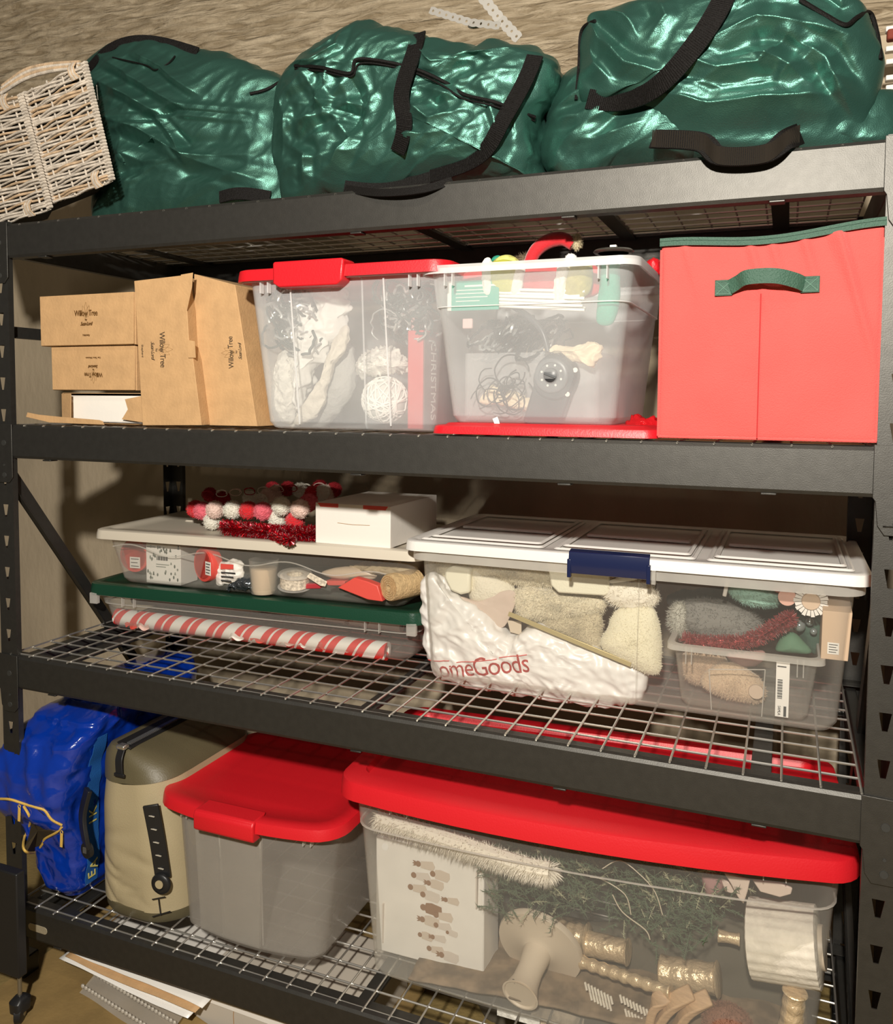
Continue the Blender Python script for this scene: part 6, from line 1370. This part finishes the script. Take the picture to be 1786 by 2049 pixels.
# wicker basket
wick = mat('bleached_wicker', (.50, .44, .37), .7, bump=.8, bscale=200, var=.22, vscale=60, aniso=(1, 1, 1))
wick2 = mat('wicker_tan', (.46, .33, .21), .7, bump=.8, bscale=200, var=.2, vscale=60)
rnd = random.Random(4)
bk_ = thing('wicker_basket', 'bleached wicker hamper lying on its end at the left end of the top shelf', 'basket', tuple(at(110, 430, .05)))
bk_.location.z = 1.8605; bo = bk_.location.copy()
def panel(tl, tr, br, bl, Ya, nst, nw, Yb=None):
    Q = [at(p[0], p[1], Y_)-bo for p, Y_ in ((tl, Ya), (tr, Yb or Ya), (br, Yb or Ya), (bl, Ya))]
    def S(u, v): return (Q[0]*(1-u)+Q[1]*u)*(1-v)+(Q[3]*(1-u)+Q[2]*u)*v
    nn = (Q[1]-Q[0]).cross(Q[3]-Q[0]).normalized()
    if nn.y > 0: nn = -nn
    for i in range(nst):
        u = (i+.5)/nst; g = G(); g.tube([S(u, v/10)+nn*.001 for v in range(11)], .0024, 6); obj('stake', g, wick, bk_, smooth=True)
    for j in range(nw):
        v = (j+.5)/nw+rnd.uniform(-.006, .006)
        for s in (0, 1):
            g = G(); P = []; sl = rnd.uniform(-.012, .012)
            for k in range(4*nst+1):
                u = k/(4*nst); ph = (-1)**(j+s); P.append(S(u, min(1, max(0, v+sl*(u-.5)+s*.45/nw)))+nn*(.0042*ph*math.sin(PI*(u*nst))+.002+rnd.uniform(-.0004, .0004)))
            g.tube(P, .0030*rnd.uniform(.85, 1.15), 6); obj('weaver', g, wick if rnd.random() < .8 else wick2, bk_, smooth=True)
    # wrapped borders
    for (u0, v0, u1, v1) in ((1, 0, 1, 1), (0, 0, 0, 1)):
        A_ = S(u0, v0); B_ = S(u1, v1); L_ = (B_-A_).length; d = (B_-A_).normalized(); n_ = int(L_/.0075)
        for k in range(n_):
            c = A_+d*(k+.5)/n_*L_; sd = d.cross(nn).normalized()
            g = G(); g.tube([c-sd*.006+nn*.0, c-sd*.004+nn*.006+d*.001, c+sd*.003+nn*.0065+d*.002, c+sd*.0065+nn*.001+d*.003], .0034, 6); obj('border_wrap', g, wick, bk_, smooth=True)
    for (u, v) in ((.82, .04), (.78, .95)):
        for k in range(7):
            c = S(u, v); dd = (Q[1]-Q[0]).normalized(); vv = (Q[3]-Q[0]).normalized(); o_ = dd*(-.010+.0034*k)
            g = G(); g.tube([c+o_-vv*.020+nn*.002, c+o_*.8-vv*.006+nn*.011, c+o_*.8+vv*.008+nn*.011, c+o_+vv*.018+nn*.002], .0021, 6); obj('corner_lashing', g, wick2 if k % 3 == 0 else wick, bk_, smooth=True)
    # side wall going back along the right edge
    return S, nn
S1_, n1 = panel((50, 184), (170, 124), (226, 362), (108, 408), .055, 4, 20)
S2_, n2 = panel((-120, 235), (42, 188), (102, 418), (-60, 470), .035, 5, 19)
# back body of the hamper: woven rows running into the depth, tapering away from the rim
def back(c, y): return c+Vector((-1.25*y, y, .15*y))
for (a, b, nr) in ((S1_(0, .02), S1_(.95, .02), 6), (S1_(.97, .05), S1_(.97, .95), 12), (S1_(0, .97), S1_(.95, .97), 6)):
    for k in range(nr):
        c = a.lerp(b, (k+.5)/nr); g = G(); g.tube([back(c, .004+.013*i)+Vector((0, 0, .002*(-1)**i)) for i in range(11)], .003, 6); obj('side_strand', g, wick if k % 2 else wick2, bk_, smooth=True)
    for i in range(7):
        y = .012+.018*i; g = G(); P = [back(a.lerp(b, k/12), y)+Vector((0, .0018*(-1)**(k+i), 0)) for k in range(13)]; g.tube(P, .003, 6); obj('side_strand', g, wick, bk_, smooth=True)
for k in range(4):
    P = [at(x, y, .06)-bo for x, y in ((5-k, 172+k*5), (50, 140+k*6), (100, 128+k*5), (160, 124+k*4))]
    g = G(); g.tube(smooth_path(P, 6), .0042, 7); obj('handle_cane', g, wick if k % 2 else wick2, bk_, smooth=True)
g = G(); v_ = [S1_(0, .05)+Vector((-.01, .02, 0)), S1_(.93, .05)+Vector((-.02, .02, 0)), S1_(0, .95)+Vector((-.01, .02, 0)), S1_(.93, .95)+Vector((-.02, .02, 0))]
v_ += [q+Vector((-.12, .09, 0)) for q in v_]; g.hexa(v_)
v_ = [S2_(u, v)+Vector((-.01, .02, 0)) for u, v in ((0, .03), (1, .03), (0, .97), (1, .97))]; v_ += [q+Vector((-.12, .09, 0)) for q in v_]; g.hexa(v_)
tag(obj('lining', g, mat('weave_gap_shade', (.03, .025, .02), .9), bk_), 'dark backing coloured as the shade inside the hamper')  # dark blocks added behind the panels, so the weave gaps read as shade
for (x, y0, y1) in ((196, 170, 202), (220, 280, 307)):
    P = [at(x-8, y1, .16), at(x, y1-2, .16), at(x-3, y0, .16)]; g = G(); g.tube([p-P[0] for p in P], .0013, 6); tag(obj('wire_hook', g, zinc, None, smooth=True, loc=P[0]), ['upper', 'lower'][y0 > 200]+' small bent wire between the wicker hamper and the left green bag', 'wire')
# perforated metal strap hanging from above
t = thing('hanger_strap', 'white perforated metal strap hanging from above behind the middle bag', 'strap', tuple(at(1030, 75, .30)))
c0 = Vector(t.location); stm = mat('galvanised_strap', (.66, .63, .58), .35, metal=.5)
def pstrap(pts, Y0, Y1, wd=.024):
    P = [at(x, y, Y0+(Y1-Y0)*i/(len(pts)-1))-c0 for i, (x, y) in enumerate(pts)]
    for a, b in zip(P, P[1:]):
        d = b-a; L_ = d.length; n_ = max(1, round(L_/.021)); d.normalize(); s = d.cross(Vector((0, -1, 0))).normalized(); nn = Vector((0, -.0008, 0))
        g = G()
        for k in range(n_):
            l0, l1 = L_*k/n_, L_*(k+1)/n_; lc = (l0+l1)/2; hole = [(lc+.0032*math.cos(q*PI/4+PI/8), .0032*math.sin(q*PI/4+PI/8)) for q in range(8)]
            sq = [(l1, wd/2*.6), (l1-(l1-l0)*.3, wd/2), (l0+(l1-l0)*.3, wd/2), (l0, wd/2*.75), (l0, -wd/2*.75), (l0+(l1-l0)*.3, -wd/2), (l1-(l1-l0)*.3, -wd/2), (l1, -wd/2*.6)]
            sq = [(l1, wd*.4), (lc+.003, wd*.5), (lc-.003, wd*.5), (l0, wd*.4), (l0, -wd*.4), (lc-.003, -wd*.5), (lc+.003, -wd*.5), (l1, -wd*.4)]
            fr = lambda l, w_: a+d*l+s*w_
            vs = [fr(*q) for q in sq]+[fr(*q) for q in hole]+[fr(*q)+nn for q in sq]+[fr(*q)+nn for q in hole]; fs = []
            for q in range(8): r_ = (q+1) % 8; fs += [(q, r_, 8+r_, 8+q), (16+q, 24+q, 24+r_, 16+r_), (q, 16+q, 16+r_, r_), (8+q, 8+r_, 24+r_, 24+q)]
            g.add(vs, fs)
        obj('strap_segment', g, stm, t)
pstrap([(945, -30), (1000, 38), (1038, 78)], .33, .30)
pstrap([(860, 20), (940, 45), (1000, 52)], .36, .31, .018)
g = G(); g.ball(tuple(at(952, 50, .34)-c0), (.02, .006, .008), 12, 8); obj('clip', g, mat('bare_metal', (.5, .47, .4), .3, metal=.8, bump=1, bscale=90), t, smooth=True)
# shelf unit glimpsed at the far right of the wall
t = thing('wall_slats', 'white slatted boards with a red bundle on the wall at the far right edge', 'shelving', tuple(at(1790, 120, .60)))
c0 = Vector(t.location)
for k, (y, m_) in enumerate(((52, white), (92, white), (118, white), (150, white), (170, white))):
    p = at(1772, y, .60)-c0; g = G(); g.box(p.x, p.x+.35, 0, .02, p.z-.011, p.z); obj('slat', g, m_, t, bevel=.002)
p = at(1774, 80, .60)-c0; g = G(); g.box(p.x, p.x+.3, -.005, .02, p.z, p.z+.022); tag(obj('bundle', g, mat('maroon_cloth', (.22, .04, .02), .8), t, bevel=.004), 'dark red bundle')
